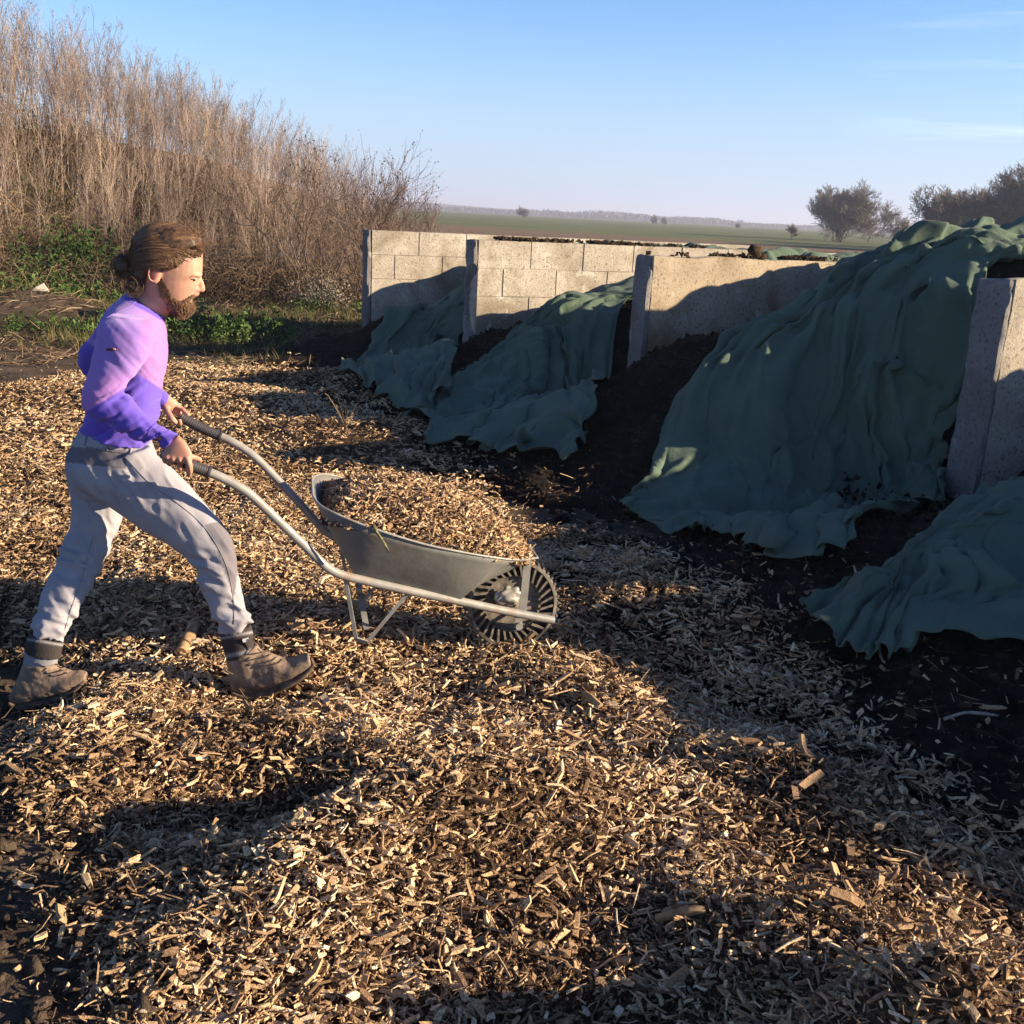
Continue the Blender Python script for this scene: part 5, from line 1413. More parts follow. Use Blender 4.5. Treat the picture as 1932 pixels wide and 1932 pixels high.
def strands(name, lst, mat, parent, k=3, tone=None):
    A = Acc()
    for j, (P, R) in enumerate(lst):
        V, F = tube_np(P, R, k); A.add(V, F, 0.5 if tone is None else tone[j])
    V, F, T = A.get(); o = mesh_np(name, V, F, 4, mat, True, dict(tone=T)); keep(o, parent); return o
r_ = np.random.default_rng(31)
L_ = []
for sg in (-1, 1):
    for k in range(90):
        u = r_.uniform(0, 1); b = hp(360 + 18 * u, 519.0 - 1.0 * math.sin(u * 3) + 1.5 * u + r_.normal(0, 0.8), sg * (0.058 - 0.044 * u))
        out = np.array((0.35, sg * LAT[1] * -0.0, 0.0)) + LAT * sg * 0.6 * (1 - u)
        d = np.array((-0.008, 0, 0.002 + 0.003 * u)) + LAT * sg * 0.003
        L_.append((np.stack([b + out * 0.005, b + out * 0.009 + d * 0.6, b + out * 0.008 + d]), 0.0011))
A = Acc()
for sg in (-1, 1):
    chain(A, [hp(361.5, 558.5), hp(358.5, 558.8, sg * 0.012), hp(352, 559.5, sg * 0.026)], [0.0052, 0.0050, 0.0025], 8)
    chain(A, [hp(358.5, 563.0), hp(356, 563.0, sg * 0.011), hp(350.5, 561.5, sg * 0.024)], [0.0062, 0.0058, 0.0026], 8)
fuse('lips', A, 0.0014, M_lip, 2, person)

# hair: close scalp layer plus combed strands running back to a bun
A = Acc()
loft(A, [ring(a, b, HY, d, 32, 2.2) for a, b, d in (((288, 424), (340, 423), .042), ((268, 433), (358, 433), .066), ((254, 452), (378, 449), .080), ((248.5, 470), (381, 463), .086),
        ((248, 488), (358, 474), .087), ((249, 505), (322, 488), .086), ((251, 520), (296, 500), .083), ((256, 536), (285, 516), .074), ((264, 548), (280, 530), .060))], 5)
ball(A, at(235, 503, HY), (0.034, 0.036, 0.040)); ball(A, at(243, 518, HY), (0.024, 0.032, 0.026)); ball(A, at(229, 494, HY), (0.020, 0.026, 0.024))
def hair_disp(c): return 0.0028 * fbm(c[:, 0] * 40 + c[:, 2] * 25, c[:, 2] * 120 - c[:, 0] * 50, 5, 3)
hair = fuse('hair', A, 0.0042, M_hair, 4, person, disp=hair_disp)
hc = coords(hair) 
set_attr(hair, 'tone', np.clip(0.22 + 0.5 * fbm(hc[:, 0] * 30, hc[:, 2] * 110, 3, 3) + 2.2 * (hc[:, 2] - 1.47) * 0.6, 0, 1))
bun = at(240, 508, HY)
L_ = []; tn = []
for k in range(1500):
    sg = r_.choice((-1, 1)) if r_.uniform() < 0.45 else -1
    u = r_.uniform(0, 1)
    # start along the hairline: crown-forehead to temple to above the ear
    hl = [(378, 456), (383, 470), (378, 480), (354, 489), (330, 500), (310, 503), (300, 497)]
    f = u * (len(hl) - 1); i0 = min(int(f), len(hl) - 2); f -= i0
    sx = hl[i0][0] * (1 - f) + hl[i0 + 1][0] * f; sy = hl[i0][1] * (1 - f) + hl[i0 + 1][1] * f
    lat = np.interp(u, [0, 0.25, 0.5, 0.75, 1], [0.01, 0.040, 0.068, 0.080, 0.084]) * r_.uniform(0.75, 1.0)
    s = hp(sx + r_.normal(0, 2.5), sy + r_.normal(0, 2.5), sg * lat)
    top = r_.uniform(0, 1) * (1 - u)
    m1 = hp(330 - 12 * u + r_.normal(0, 4), 446 + 38 * u + 12 * (1 - top) + r_.normal(0, 3), sg * min(0.088, lat + 0.030))
    m2 = hp(280 + r_.normal(0, 4), 452 + 42 * u + 10 * (1 - top) + r_.normal(0, 3), sg * (0.045 + 0.042 * u))
    # push middles out of the scalp
    for P_ in (m1, m2):
        pass
    e = bun + np.array((0.012, 0, 0)) + r_.normal(0, 0.010, 3)
    P = catmull(np.array([s, m1, m2, e]), 14)
    cc = np.array(hp(312, 490)); d = P - cc; rr_ = np.array((0.128, 0.094, 0.122)); q_ = np.sqrt(((d / rr_) ** 2).sum(1))[:, None]
    w_ = np.ones((14, 1)); w_[0] = 0.3; w_[-3:] = 0
    P = np.where((q_ < 1.0) , P * (1 - 0.9 * w_) + (cc + d / np.maximum(q_, 0.3) * (1.0 + r_.normal(0, 0.012))) * 0.9 * w_, P)
    L_.append((P, 0.00075)); tn.append(r_.uniform(0.15, 0.95))
for k in range(900):                                               # combed back over the crown
    lat = r_.uniform(-0.072, 0.05); bk = 1 - (abs(lat) / 0.09) ** 2
    s = hp(381 - 14 * (1 - bk) + r_.normal(0, 2), 466 - 12 * bk * r_.uniform(0, 1) + r_.normal(0, 2), lat)
    pf = r_.uniform(-1, 5)
    m0 = hp(362 + r_.normal(0, 3), 436 - pf + 14 * (1 - bk), lat * 1.1); m1 = hp(322 + r_.normal(0, 4), 424 - pf + 12 * (1 - bk), lat * 1.15); m2 = hp(272 + r_.normal(0, 3), 444 - pf * .5 + 14 * (1 - bk), lat * 1.1)
    e = bun + np.array((0.012, 0, 0.005)) + r_.normal(0, 0.010, 3); P = catmull(np.array([s, m0, m1, m2, e]), 16)
    cc = np.array(hp(314, 492)); d = P - cc; q_ = np.sqrt(((d / np.array((0.130, 0.093, 0.127))) ** 2).sum(1))[:, None]; tgt = cc + d / np.maximum(q_, 0.3) * (1.0 + 0.0045 * (pf + 1)); w_ = np.ones((16, 1)); w_[0] = 0.5; w_[-2:] = 0; w_[-3] = 0.5; P = P * (1 - w_) + tgt * w_
    L_.append((P, 0.0008)); tn.append(r_.uniform(0.25, 1.0))
for k in range(420):                                               # wisps and flyaways
    s = hp(r_.uniform(300, 380), r_.uniform(432, 470), r_.uniform(-0.07, 0.05)); kind = r_.uniform()
    d = np.array((r_.uniform(0.015, 0.06), 0, r_.uniform(-0.030, 0.035))) if kind < 0.6 else np.array((r_.uniform(-0.03, 0.03), 0, 0.03))
    L_.append((np.stack([s, s + d * 0.5 + r_.normal(0, 0.006, 3), s + d + r_.normal(0, 0.010, 3)]), 0.0005)); tn.append(r_.uniform(0.4, 1))
for k in range(320):                                               # loose ends round the bun and nape
    c0 = at(234 + r_.normal(0, 3), 504 + r_.normal(0, 5), HY) if k % 3 else at(256, 535, HY) + LAT * -0.05
    a = r_.uniform(0, 6.28); R0 = r_.uniform(0.022, 0.040)
    tt_ = np.linspace(a, a + r_.uniform(0.8, 2.2), 6)
    P = c0 + np.stack([np.cos(tt_) * R0, np.full(6, r_.normal(0, 0.018)), np.sin(tt_) * R0 * 1.1], -1)
    L_.append((P, 0.0007)); tn.append(r_.uniform(0.1, 0.8))
hs = strands('hair_strands', L_, M_hair, person, tone=tn); hs.parent = hair; hs.location = -(Vector(person.location) + Vector(hair.location))
# beard
A = Acc()
loft(A, [ring(a, b, HY, d, 26, 2.2) for a, b, d in (((304, 548), (325, 551), .066), ((303, 558), (342, 563), .068), ((305, 568), (360, 570), .064), ((310, 577), (365, 574), .058), ((318, 586), (364, 583), .048), ((328, 593), (357, 591), .034), ((336, 597), (350, 596), .018))], 4)
for sg in (-1, 1): chain(A, [hp(366, 553.5, sg * 0.010), hp(361, 555, sg * 0.028), hp(352, 562, sg * 0.040), hp(347, 570, sg * 0.044)], [0.0052, 0.0062, 0.0075, 0.009], 8)
def beard_disp(c): return 0.003 * fbm(c[:, 0] * 120, c[:, 2] * 90 + c[:, 1] * 90, 15, 2)
beard = fuse('beard', A, 0.0034, M_hair, 2, person, disp=beard_disp); bc = coords(beard)
set_attr(beard, 'tone', np.clip(0.42 + 0.5 * fbm(bc[:, 0] * 90, bc[:, 2] * 60, 8, 2), 0, 1))
no_ = np.zeros(len(bc) * 3, np.float32); beard.data.vertices.foreach_get('normal', no_); no_ = no_.reshape(-1, 3)
L_ = []; tn = []
for k in r_.integers(0, len(bc), 2600):
    L0 = r_.uniform(0.006, 0.015); d = no_[k] * 0.5 + np.array((0.25, 0, -0.8)) + r_.normal(0, 0.22, 3); d /= np.linalg.norm(d)
    L_.append((np.stack([bc[k] - no_[k] * 0.002, bc[k] + no_[k] * 0.0025 + d * L0 * 0.5, bc[k] + d * L0]), 0.0006)); tn.append(r_.uniform(0.2, 1.0))
for k in range(420):                                               # stubble thinning up the cheek and sideburn
    u = r_.uniform(0, 1); b = hp(302 + 26 * r_.uniform(0, 1) * u + r_.normal(0, 2), 516 + 40 * u, -0.074 + 0.004 * u)
    L_.append((np.stack([b, b + np.array((0.001, -0.002, -0.004)), b + np.array((0.002, -0.001, -0.009))]), 0.0006)); tn.append(r_.uniform(0.1, 0.7))
bs = strands('beard_hairs', L_, M_hair, person, tone=tn); bs.parent = beard; bs.location = -(Vector(person.location) + Vector(beard.location))

# shirt
S = Acc()
loft(S, [ring((236, 552), (311, 594), HY, .060, 32), ring((222, 566), (313, 603), HY, .095, 32), ring((200, 586), (314, 618), HY + .005, .165, 32, 2.2), ring((184, 616), (316, 645), HY + .01, .185, 32, 2.3),
         ring((176, 655), (316, 683), HY + .015, .178, 32, 2.3), ring((172, 700), (310, 716), HY + .02, .165, 32, 2.2), ring((168, 740), (305, 746), HY + .02, .155, 32, 2.2),
         ring((160, 778), (302, 786), HY + .02, .155, 32, 2.2), ring((150, 810), (288, 838), HY + .02, .165, 32, 2.2)], 5)
loft(S, [ring((210, 592), (296, 602), 3.56, .06, 24), ring((186, 612), (298, 620), 3.52, .072, 24), ring((173, 664), (289, 662), 3.49, .068, 24), ring((161, 712), (262, 703), 3.46, .060, 24), ring((152, 750), (236, 733), 3.44, .054, 24),
         ring((160, 779), (244, 745), 3.435, .054, 24), ring((196, 800), (264, 771), 3.43, .050, 24), ring((248, 826), (299, 796), 3.42, .042, 24), ring((292, 843), (325, 811), 3.41, .034, 24), ring((309, 848), (338, 818), 3.408, .033, 24)], 5)
chain(S, [at(232, 610, 3.88), at(205, 645, 3.94), at(172, 682, 4.0), at(215, 716, 4.03), at(272, 742, 4.03), at(303, 752, 4.03)], [0.068, 0.064, 0.056, 0.050, 0.042, 0.034])
def shirt_disp(c):
    x, y, _ = proj(c); b = 0
    el = np.exp(-((x - 225) ** 2 / 1500 + (y - 755) ** 2 / 900.))         # creases inside the elbow
    wr = np.exp(-((x - 295) ** 2 / 900 + (y - 825) ** 2 / 700.))
    hm_ = sstep(775, 820, y) * (x < 300)
    side_ = np.exp(-((x - 285) ** 2 / 900 + (y - 725) ** 2 / 1600.))
    f1 = fbm(x * 0.03 - y * 0.03, x * 0.012 + y * 0.012, 2, 2)
    return 0.004 * f1 * sstep(600, 660, y) - 0.006 * np.abs(fbm((x + y) * 0.006, (x - y) * 0.030, 21, 2)) * (y > 600) + (0.013 * el + 0.010 * wr + 0.010 * hm_ + 0.006 * side_) * (np.abs(fbm(x * 0.018 + y * 0.008, y * 0.058 + x * 0.026, 8, 2)) * -2.4 + 0.4)
shirt = fuse('shirt', S, 0.0055, M_shirt, 5, person, disp=shirt_disp); c = coords(shirt); px, py, dd = proj(c)
isarm = (c[:, 1] < 3.535) | ((c[:, 1] < 3.60) & (px < 190))
line = 775 - (px - 166) * 0.62                                       # slanting colour change above the elbow
arm_b = sstep(-3, 3, py - line)
tor_b = sstep(-3, 3, py - (668 + (px - 200) * 0.62))
blue = np.where(isarm & (py > 640), arm_b, tor_b)
collar = sstep(0.030, 0.022, np.abs((py - (553 + (px - 238) * 0.56))) * 0.0018) * (c[:, 2] > 1.25)
blue = np.maximum(blue, collar); blue = np.maximum(blue, 0.75 * sstep(208, 190, px) * (py < 640) * sstep(3.52, 3.6, c[:, 1]))
pink = np.clip(sstep(255, 300, px) * 0.9 + 0.35 * sstep(690, 720, py) * isarm, 0, 1)
set_attr(shirt, 'blue', np.clip(blue, 0, 1)); set_attr(shirt, 'pink', pink)
# small stitched badge on the sleeve
A = Acc(); chain(A, [at(202, 660, 3.418), at(212, 658.5, 3.414), at(220, 660, 3.414)], [0.0042, 0.0052, 0.004], 8); o = fuse('sleeve_badge', A, 0.0016, mat_new('dark_badge', 0.7, (0.10, 0.03, 0.08)), 1, person); keep(o, shirt); o.location = -(Vector(person.location) + Vector(shirt.location))
A = Acc(); chain(A, [at(214, 658.7, 3.409), at(217, 659, 3.409)], [0.0028, 0.0028], 8); o2 = fuse('badge_mark', A, 0.0014, mat_new('badge_orange', 0.7, (0.6, 0.28, 0.14)), 1, person); o2.parent = shirt; o2.location = -(Vector(person.location) + Vector(shirt.location))

# trousers
T_ = Acc()
loft(T_, [ring((152, 802), (288, 832), HY + .02, .150, 32, 2.2), ring((138, 828), (294, 850), HY + .02, .162, 32, 2.2), ring((125, 856), (300, 872), HY + .02, .172, 32, 2.3), ring((124, 890), (292, 908), HY + .02, .165, 32, 2.2), ring((140, 925), (262, 945), HY + .02, .13, 32, 2.2)], 5)
loft(T_, [ring((128, 880), (285, 838), 3.62, .085, 28), ring((140, 918), (302, 862), 3.61, .090, 28), ring((185, 944), (320, 878), 3.60, .090, 28), ring((232, 974), (345, 902), 3.59, .086, 28), ring((281, 1009), (378, 938), 3.58, .080, 28), ring((320, 1031), (408, 972), 3.57, .075, 28),
          ring((350, 1053), (435, 1010), 3.56, .068, 28), ring((365, 1076), (447, 1052), 3.55, .064, 28), ring((373, 1098), (453, 1092), 3.55, .061, 28), ring((385, 1130), (463, 1132), 3.545, .058, 28), ring((398, 1164), (478, 1162), 3.545, .058, 28), ring((411, 1191), (475, 1180), 3.545, .050, 28)], 5)
loft(T_, [ring((126, 880), (235, 890), 3.80, .085, 28), ring((127, 915), (238, 928), 3.80, .088, 28), ring((133, 950), (234, 970), 3.78, .085, 28), ring((129, 992), (219, 1012), 3.75, .080, 28), ring((114, 1028), (204, 1050), 3.71, .075, 28),
          ring((99, 1069), (186, 1093), 3.66, .068, 28), ring((78, 1118), (163, 1126), 3.61, .062, 28), ring((66, 1160), (147, 1170), 3.565, .058, 28), ring((57, 1193), (124, 1211), 3.53, .050, 28)], 5)
def trou_disp(c):
    x, y, _ = proj(c)
    # creases: long ones along the thigh from the seat, short ones behind the knee and above the cuffs
    ft_ = fbm((x * 0.55 + y * 0.83) * 0.016, (-x * 0.83 + y * 0.55) * 0.045, 4, 2)
    knee = np.exp(-((x - 385) ** 2 / 1200 + (y - 1085) ** 2 / 1400.)); knee2 = np.exp(-((x - 150) ** 2 / 3000 + (y - 1060) ** 2 / 2600.))
    cuff = sstep(1120, 1180, y); seat = np.exp(-((x - 220) ** 2 / 3500 + (y - 930) ** 2 / 1400.))
    cr_ = 0.5 - np.abs(fbm(x * 0.014 + y * 0.012, y * 0.046 - x * 0.018, 12, 2)) * 2.6
    return -0.0035 * np.abs(ft_) * 2 - 0.014 * seat * np.abs(ft_) * 2 + (0.020 * knee + 0.018 * knee2 + 0.018 * cuff) * cr_
trousers = fuse('trousers', T_, 0.0065, M_trou, 5, person, disp=trou_disp); c = coords(trousers); px, py, dd = proj(c)
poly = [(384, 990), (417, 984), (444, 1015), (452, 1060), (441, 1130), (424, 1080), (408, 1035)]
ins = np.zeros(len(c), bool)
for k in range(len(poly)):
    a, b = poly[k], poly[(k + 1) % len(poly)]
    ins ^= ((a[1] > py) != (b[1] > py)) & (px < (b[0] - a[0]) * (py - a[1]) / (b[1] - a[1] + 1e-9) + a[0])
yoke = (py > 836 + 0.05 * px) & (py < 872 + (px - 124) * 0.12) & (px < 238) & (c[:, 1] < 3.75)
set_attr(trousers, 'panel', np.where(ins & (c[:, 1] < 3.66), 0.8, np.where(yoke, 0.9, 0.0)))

# socks, cuffs, boots
A = Acc(); loft(A, [ring((413, 1186), (474, 1178), 3.545, .046, 24), ring((416, 1205), (478, 1196), 3.545, .048, 24), ring((422, 1228), (479, 1212), 3.545, .047, 24), ring((428, 1246), (482, 1224), 3.545, .045, 24)], 5)
g1 = fuse('sock_cuff', A, 0.004, M_gait, 2, person); c = coords(g1); x, y, _ = proj(c); e = y + (x - 413) * 0.20
set_attr(g1, 'pale', np.clip(np.exp(-((e - 1205.5) / 2.6) ** 2) + np.exp(-((e - 1241) / 4.0) ** 2), 0, 1))
A = Acc(); bar(A, at(458, 1209, 3.492), at(469, 1205.5, 3.496), 0.013, 0.004, (0, 0, 1)); V, F, T = A.get(); o = mesh_np('white_label', V, F, 4, mat_new('pale_tab', 0.8, (0.6, 0.55, 0.55)), False); o.parent = g1; o.location = -Vector(person.location) - Vector(g1.location)
A = Acc(); loft(A, [ring((56, 1192), (122, 1209), 3.53, .046, 24), ring((50, 1208), (119, 1220), 3.52, .048, 24), ring((45, 1228), (114, 1241), 3.51, .046, 24)], 5)
g2 = fuse('sock_cuff', A, 0.004, M_gait, 2, person); c = coords(g2); x, y, _ = proj(c); set_attr(g2, 'pale', np.exp(-((y - (x - 50) * 0.16 - 1206) / 2.4) ** 2))
A = Acc(); loft(A, [ring((46, 1222), (112, 1236), 3.51, .040, 24), ring((43, 1262), (106, 1260), 3.50, .040, 24)], 5); fuse('sock', A, 0.005, M_sock, 2, person)
def boot(shaft, foot, sole, laces, name='boot'):
    A = Acc(); loft(A, [ring(a, b, Y, d, 22) for a, b, Y, d in shaft], 4); loft(A, [ring(a, b, Y, d, 22, 2.6) for a, b, Y, d in foot], 4)
    def dsp(c): return 0.0025 * fbm(c[:, 0] * 30, c[:, 2] * 45, 14, 3)
    bt = fuse(name, A, 0.0042, M_boot, 3, person, disp=dsp)
    A = Acc(); loft(A, [ring(a, b, Y, d, 22, 3.0) for a, b, Y, d in sole], 4); so = fuse('sole', A, 0.0042, M_sole, 1); keep(so, bt); so.location = -(Vector(person.location) + Vector(bt.location))
    for l in laces:
        la = tubes('lace', [(catmull(np.array([at(px, py, Y) for px, py, Y in l]), 14), 0.0022)], M_lace, None, 6); la.parent = bt; la.location = -(Vector(person.location) + Vector(bt.location))
    return bt
boot([((426, 1246), (484, 1214), 3.545, .046), ((430, 1262), (492, 1226), 3.545, .047), ((436, 1284), (502, 1250), 3.545, .046)],
     [((431, 1268), (438, 1300), 3.55, .030), ((440, 1246), (452, 1308), 3.55, .040), ((466, 1228), (482, 1306), 3.545, .045), ((500, 1230), (512, 1297), 3.54, .049), ((532, 1243), (541, 1283), 3.535, .050), ((562, 1240), (568, 1268), 3.53, .045), ((582, 1234), (587, 1256), 3.525, .032)],
     [((434, 1294), (440, 1310), 3.55, .034), ((452, 1300), (457, 1315), 3.55, .044), ((482, 1300), (486, 1314), 3.545, .046), ((512, 1290), (518, 1303), 3.54, .051), ((545, 1274), (551, 1287), 3.535, .053), ((572, 1258), (579, 1270), 3.53, .047), ((588, 1244), (594, 1252), 3.525, .032)],
     [[(486, 1224, 3.50), (494, 1230, 3.495), (502, 1229, 3.53)], [(494, 1236, 3.495), (502, 1240, 3.49), (512, 1234, 3.53)], [(504, 1246, 3.49), (512, 1248, 3.49), (522, 1239, 3.53)], [(516, 1250, 3.49), (524, 1252, 3.49), (534, 1243, 3.53)], [(484, 1218, 3.50), (478, 1206, 3.49), (492, 1204, 3.49), (496, 1222, 3.50)], [(430, 1262, 3.50), (424, 1258, 3.48), (428, 1266, 3.475), (440, 1272, 3.49)]])
boot([((42, 1252), (108, 1248), 3.50, .045), ((38, 1266), (112, 1258), 3.50, .046), ((32, 1290), (120, 1272), 3.50, .045)],
     [((17, 1316), (40, 1266), 3.50, .034), ((28, 1326), (62, 1256), 3.50, .040), ((62, 1322), (88, 1254), 3.495, .043), ((92, 1314), (112, 1260), 3.495, .046), ((122, 1302), (134, 1268), 3.49, .048), ((146, 1290), (152, 1269), 3.49, .043), ((160, 1281), (163, 1272), 3.485, .030)],
     [((16, 1325), (20, 1314), 3.50, .034), ((30, 1335), (34, 1322), 3.50, .044), ((66, 1331), (64, 1318), 3.495, .046), ((100, 1321), (96, 1309), 3.495, .050), ((130, 1307), (126, 1297), 3.49, .052), ((152, 1293), (148, 1284), 3.49, .046), ((165, 1280), (161, 1272), 3.485, .032)],
     [[(104, 1254, 3.455), (114, 1252, 3.45), (122, 1246, 3.45), (116, 1242, 3.45), (110, 1252, 3.455)], [(112, 1262, 3.45), (120, 1265, 3.45), (128, 1262, 3.48)], [(120, 1268, 3.45), (128, 1271, 3.45), (137, 1266, 3.48)], [(108, 1256, 3.455), (116, 1260, 3.445), (124, 1256, 3.445)]])
# seams and belt loops laid on the cloth where the photograph shows them
from mathutils.bvhtree import BVHTree
def surf_finder(o):
    me = o.data; V = coords(o) + np.array(o.location) + np.array(person.location)
    t_ = BVHTree.FromPolygons([tuple(v) for v in V], [tuple(p.vertices) for p in me.polygons])
    def f(px, py, out=0.0015):
        r = ray(px, py); r = Vector(r / np.linalg.norm(r)); h_ = t_.ray_cast(Vector((0, 0, CAM_Z)), r)
        return None if h_[0] is None else np.array(h_[0] - r * out)
    return f
M_seam = mat_new('trouser_seam', 0.9, (0.215, 0.205, 0.225), 0.1); M_seam2 = mat_new('shirt_seam', 0.9, (0.11, 0.06, 0.34), 0.1)
def on_cloth(name, o, pts, r, mat, n=30):
    f = surf_finder(o); P = [f(px, py) for px, py in catmull(np.array(pts, float), n)]; P = [p for p in P if p is not None]
    if len(P) < 3: return
    s_ = tubes(name, [(np.array(P), r)], mat, None, 5); s_.parent = o; s_.location = -(Vector(person.location) + Vector(o.location))
on_cloth('side_seam', trousers, [(236, 862), (284, 913), (331, 946), (387, 996), (425, 1062), (440, 1128), (442, 1178)], 0.0012, M_seam, 60)
on_cloth('side_seam', trousers, [(176, 1010), (163, 1060), (148, 1110), (134, 1150), (122, 1190)], 0.0011, M_seam)
on_cloth('waistband_seam', trousers, [(148, 836), (180, 846), (215, 852), (250, 856)], 0.0012, M_seam)
for pts in ([(205, 834), (203, 850)], [(163, 824), (160, 840)], [(247, 842), (246, 856)]): on_cloth('belt_loop', trousers, [pts[0], ((pts[0][0] + pts[1][0]) / 2, (pts[0][1] + pts[1][1]) / 2), pts[1]], 0.0038, M_seam, 8)
on_cloth('cuff_seam', shirt, [(297, 793), (289, 803), (280, 815), (279, 832)], 0.0013, M_seam2)
on_cloth('shoulder_seam', shirt, [(262, 566), (240, 580), (214, 592), (192, 606)], 0.0010, mat_new('pale_seam', 0.9, (0.30, 0.17, 0.48), 0.1))
# ------------------------------------------------------------------ single things lying about
M_log = mat_new('cut_branch_wood', 0.85, spec=0.15); q = NB(M_log)
q.col(q.ramp(q.noise(28, 5, 0.6), [(0.3, (0.16, 0.095, 0.05)), (0.6, (0.36, 0.235, 0.125)), (0.8, (0.46, 0.32, 0.18))])); q.bump(q.noise(60, 4), 0.6, 0.004)
M_grey_wood = mat_new('weathered_wood', 0.9, spec=0.15); q = NB(M_grey_wood)
q.col(q.ramp(q.noise(30, 5), [(0.3, (0.16, 0.13, 0.11)), (0.7, (0.42, 0.37, 0.32))])); q.bump(q.noise(80, 3), 0.5, 0.003)
def on_ground(px, py, dz=0.0):
    z = 0.0
    for _ in range(5):
        g_ = gnd(px, py, z); z = float(max(ground_h(*g_), heaps_max(*g_)))
    return np.array((g_[0], g_[1], z + dz))
def rough_stick(name, pts, rad, mat, label, cat, group=None, k=8, amp=0.0):
    P = catmull(np.array(pts), 5 * len(pts)); n = len(P); R = np.interp(np.linspace(0, 1, n), np.linspace(0, 1, len(rad)), rad)
    R = R * (1 + 0.18 * (vnoise(np.arange(n) * 0.9, np.zeros(n), len(label)) - 0.5)); P = P + amp * np.random.default_rng(len(label)).normal(0, 1, P.shape)
    o = tubes(name, [(P, R)], mat, None, k); tag(o, label, cat, group); return o
rough_stick('cut_branch', [on_ground(342, 1247, 0.035), on_ground(357, 1222, 0.045), on_ground(370, 1196, 0.052)], [0.021, 0.023, 0.021], M_log, 'short thick piece of peeled branch lying between the man\'s boots', 'branch piece', None, 12)
rough_stick('cut_branch', [on_ground(548, 1200, 0.03), on_ground(566, 1195, 0.035), on_ground(584, 1190, 0.03)], [0.012, 0.014, 0.011], M_log, 'small pale stub of wood above the toe of the front boot', 'branch piece')
rough_stick('stick', [on_ground(1778, 1372, 0.03), on_ground(1815, 1370, 0.05), on_ground(1850, 1373, 0.05), on_ground(1880, 1369, 0.035)], [0.006, 0.005, 0.006, 0.003], M_grey_wood, 'thin pale stick lying on the black compost at the right', 'stick')
rough_stick('stick', [on_ground(1653, 1243, 0.06), on_ground(1658, 1262, 0.03), on_ground(1664, 1284, 0.01)], [0.005, 0.005, 0.004], M_grey_wood, 'short pale stick poking out below the hem of the low green cover', 'stick')
p_b = on_ground(1180, 745, -0.02)
rough_stick('splintered_stake', [at(1172, 752, p_b[1] - .25), at(1180, 715, p_b[1] - .2), at(1186, 664, p_b[1] - .12)], [0.016, 0.018, 0.008], M_grey_wood, 'splintered white stake leaning against the end of the brown stained wall', 'stake', None, 6)
rough_stick('wood_slab', [on_ground(1092, 1318, 0.02), on_ground(1108, 1332, 0.035), on_ground(1132, 1352, 0.03)], [0.010, 0.016, 0.012], M_log, 'long split chip at the edge of the shadow, larger than those round it', 'wood chip', 'largest loose wood chips', 6)
rough_stick('wood_slab', [on_ground(1236, 1752, 0.03), on_ground(1290, 1746, 0.04), on_ground(1328, 1738, 0.035)], [0.010, 0.013, 0.009], M_log, 'biggest pale chip, lying level in the sunlit foreground', 'wood chip', 'largest loose wood chips', 6)
rough_stick('wood_slab', [on_ground(1140, 1300 + 168, 0.03), on_ground(1165, 1474, 0.04), on_ground(1188, 1478, 0.03)], [0.009, 0.015, 0.010], M_log, 'broad brown chip just below the shadow boundary', 'wood chip', 'largest loose wood chips', 6)
# pale board lying on the slope at the far left
A = Acc(); c0 = at(58, 556, 14.2); g0 = float(ground_h(c0[0], c0[1]))
bar(A, at(32, 573, 14.1), at(88, 541, 14.3), 0.13, 0.05, (0, 0, 1)); V, F, T = A.get(); V += rng.normal(0, 0.006, V.shape)
V[:, 2] += min(0.0, g0 + 0.06 - float(V[:, 2].mean())) 
o = mesh_np('concrete_slab', V, F, 4, mat_new('pale_slab', 0.9, (0.40, 0.34, 0.29), 0.15), False); md = o.modifiers.new('b', 'BEVEL'); md.width = 0.012; md.segments = 2
tag(o, 'pale broken slab lying tilted on the slope, left of the man\'s head', 'slab')
# dirt and a clod along the wall tops
def crumbs(name, pts, label, seed, sz):
    A = Acc(); rr = np.random.default_rng(seed)
    for p in pts:
        bm = bmesh.new(); bmesh.ops.create_icosphere(bm, subdivisions=2, radius=1.0); s3 = np.array(sz) * rr.uniform(0.7, 1.2)
        V = np.array([v.co[:] for v in bm.verts]); V *= (1 + 0.45 * (np.array([mnoise.noise(Vector(v * 1.7 + seed)) for v in V]))[:, None]) * s3
        F = np.array([[v.index for v in f.verts] + [f.verts[2].index] for f in bm.faces]); bm.free(); A.add(V + p, F)
    return A
w3 = WENDS[2]
cl = w3 + WD * 1.16 + WN * 0.1
A = crumbs('c', [np.array((cl[0], cl[1], WALL_H + 0.035)), np.array((cl[0] + .05, cl[1] + .02, WALL_H + 0.02)), np.array((cl[0] - .02, cl[1], WALL_H + 0.07))], '', 3, (0.06, 0.05, 0.05))
o = raw_obj(A); o.name = 'dirt_clod'; o.data.materials.append(M_crumb); tag(o, 'dark clod of dirt sitting on top of the brown stained wall', 'clod')
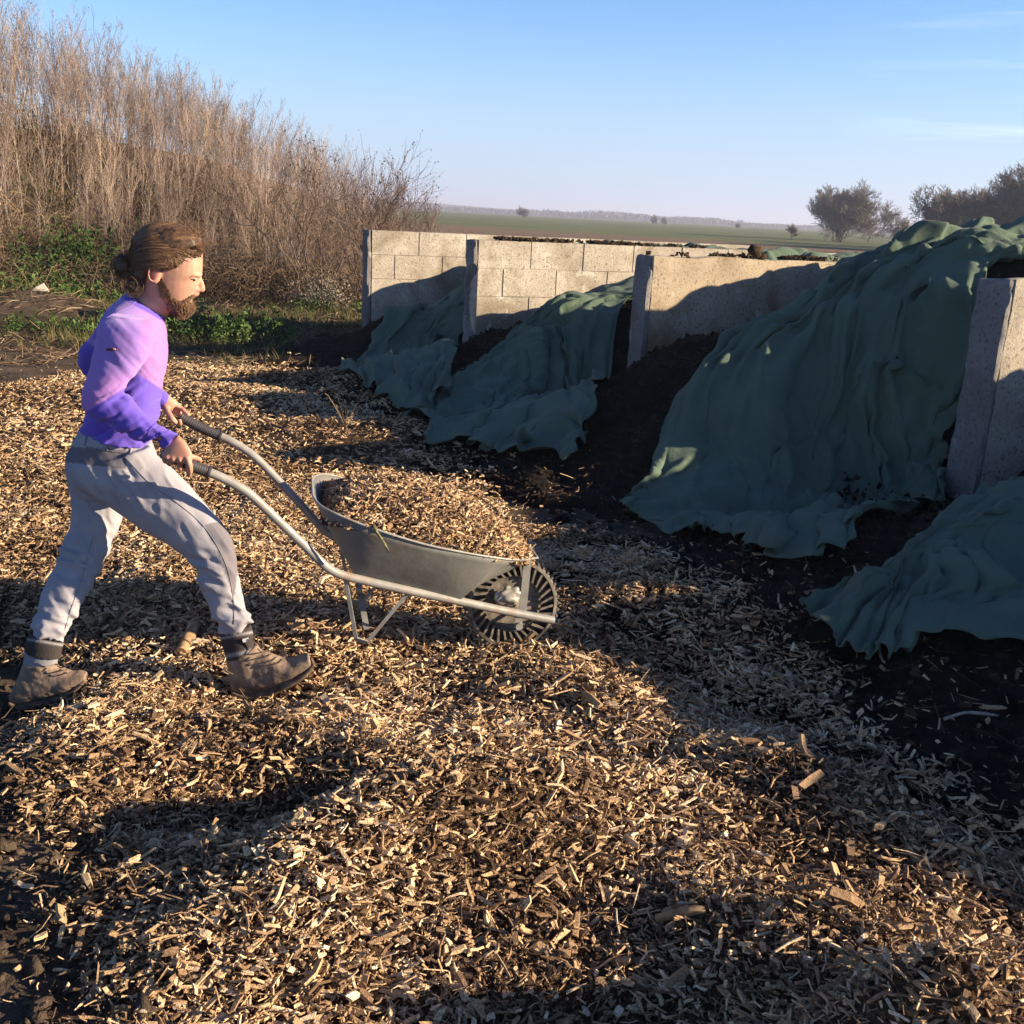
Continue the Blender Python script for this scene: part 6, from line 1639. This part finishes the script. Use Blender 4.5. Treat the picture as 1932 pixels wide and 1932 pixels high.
for wi, (u0, u1), lab in ((2, (0.1, 2.2), 'dirt and dead moss strewn along the top of the brown stained wall'), (1, (0.3, 3.0), 'thin dirt strewn along the top of the chipped block wall')):
    rr = np.random.default_rng(wi); n = 1400; u = rr.beta(1.0, 1.4, n) * (u1 - u0) + u0; t = rr.uniform(0.01, WALL_T - 0.01, n)
    kp = fbm(u * 4, t * 9, 31 + wi, 2) > -0.05; u, t = u[kp], t[kp]; n = len(u)
    P = np.stack([WENDS[wi][0] + WD[0] * u + WN[0] * t, WENDS[wi][1] + WD[1] * u + WN[1] * t, np.full(n, WALL_H + 0.004) + rr.uniform(0, 0.022, n)], -1)
    s_ = rr.uniform(0.008, 0.03, n); V, F = chips_mesh(P, rr.uniform(0, 6, n), rr.normal(0, .5, n), rr.uniform(0, 6, n), s_ * 1.5, s_, s_ * .6, rr, 2)
    o = mesh_np('wall_top_dirt', V, F, 4, M_crumb, False); tag(o, kind='stuff')
# a dry weed standing in the chips, and straw-coloured grass tufts
A = Acc(); rr = np.random.default_rng(4)
for k in range(16):
    L0 = rr.uniform(0.12, 0.28); az = rr.uniform(0, 6.28); q_ = np.linspace(0, 1, 5)
    P = np.stack([np.cos(az) * q_ ** 1.4 * L0 * 0.5, np.sin(az) * q_ ** 1.4 * L0 * 0.5, q_ * L0], -1); A.tube(P, np.linspace(0.0022, 0.0008, 5), 3, 0.9)
    leaf_quads(A, P[2:] + rr.normal(0, 0.008, (3, 3)), 0.008, rr, 0.8)
V, F, T = A.get(); o = mesh_np('dry_weed', V, F, 4, M_brown, False, dict(tone=T)); o.location = on_ground(652, 812); tag(o, 'small dry weed standing in the chips behind the loaded barrow', 'weed')

# ------------------------------------------------------------------ the air over the plain
bm = bmesh.new(); bmesh.ops.create_cube(bm, size=1.0)
for v in bm.verts: v.co = Vector((v.co.x * 6400, v.co.y * 5600 + 2470, (v.co.z + 0.5) * 45 - 4))
me = bpy.data.meshes.new('haze'); bm.to_mesh(me); bm.free()
M_haze = bpy.data.materials.new('pale_air'); M_haze.use_nodes = True; t_ = M_haze.node_tree; t_.nodes.clear()
mo = t_.nodes.new('ShaderNodeOutputMaterial'); pv = t_.nodes.new('ShaderNodeVolumePrincipled')
pv.inputs['Color'].default_value = (0.72, 0.78, 0.95, 1); pv.inputs['Density'].default_value = 0.00055; pv.inputs['Anisotropy'].default_value = 0.2
t_.links.new(pv.outputs[0], mo.inputs['Volume'])
hz_ = link_me('haze', me, M_haze); tag(hz_, kind='stuff')
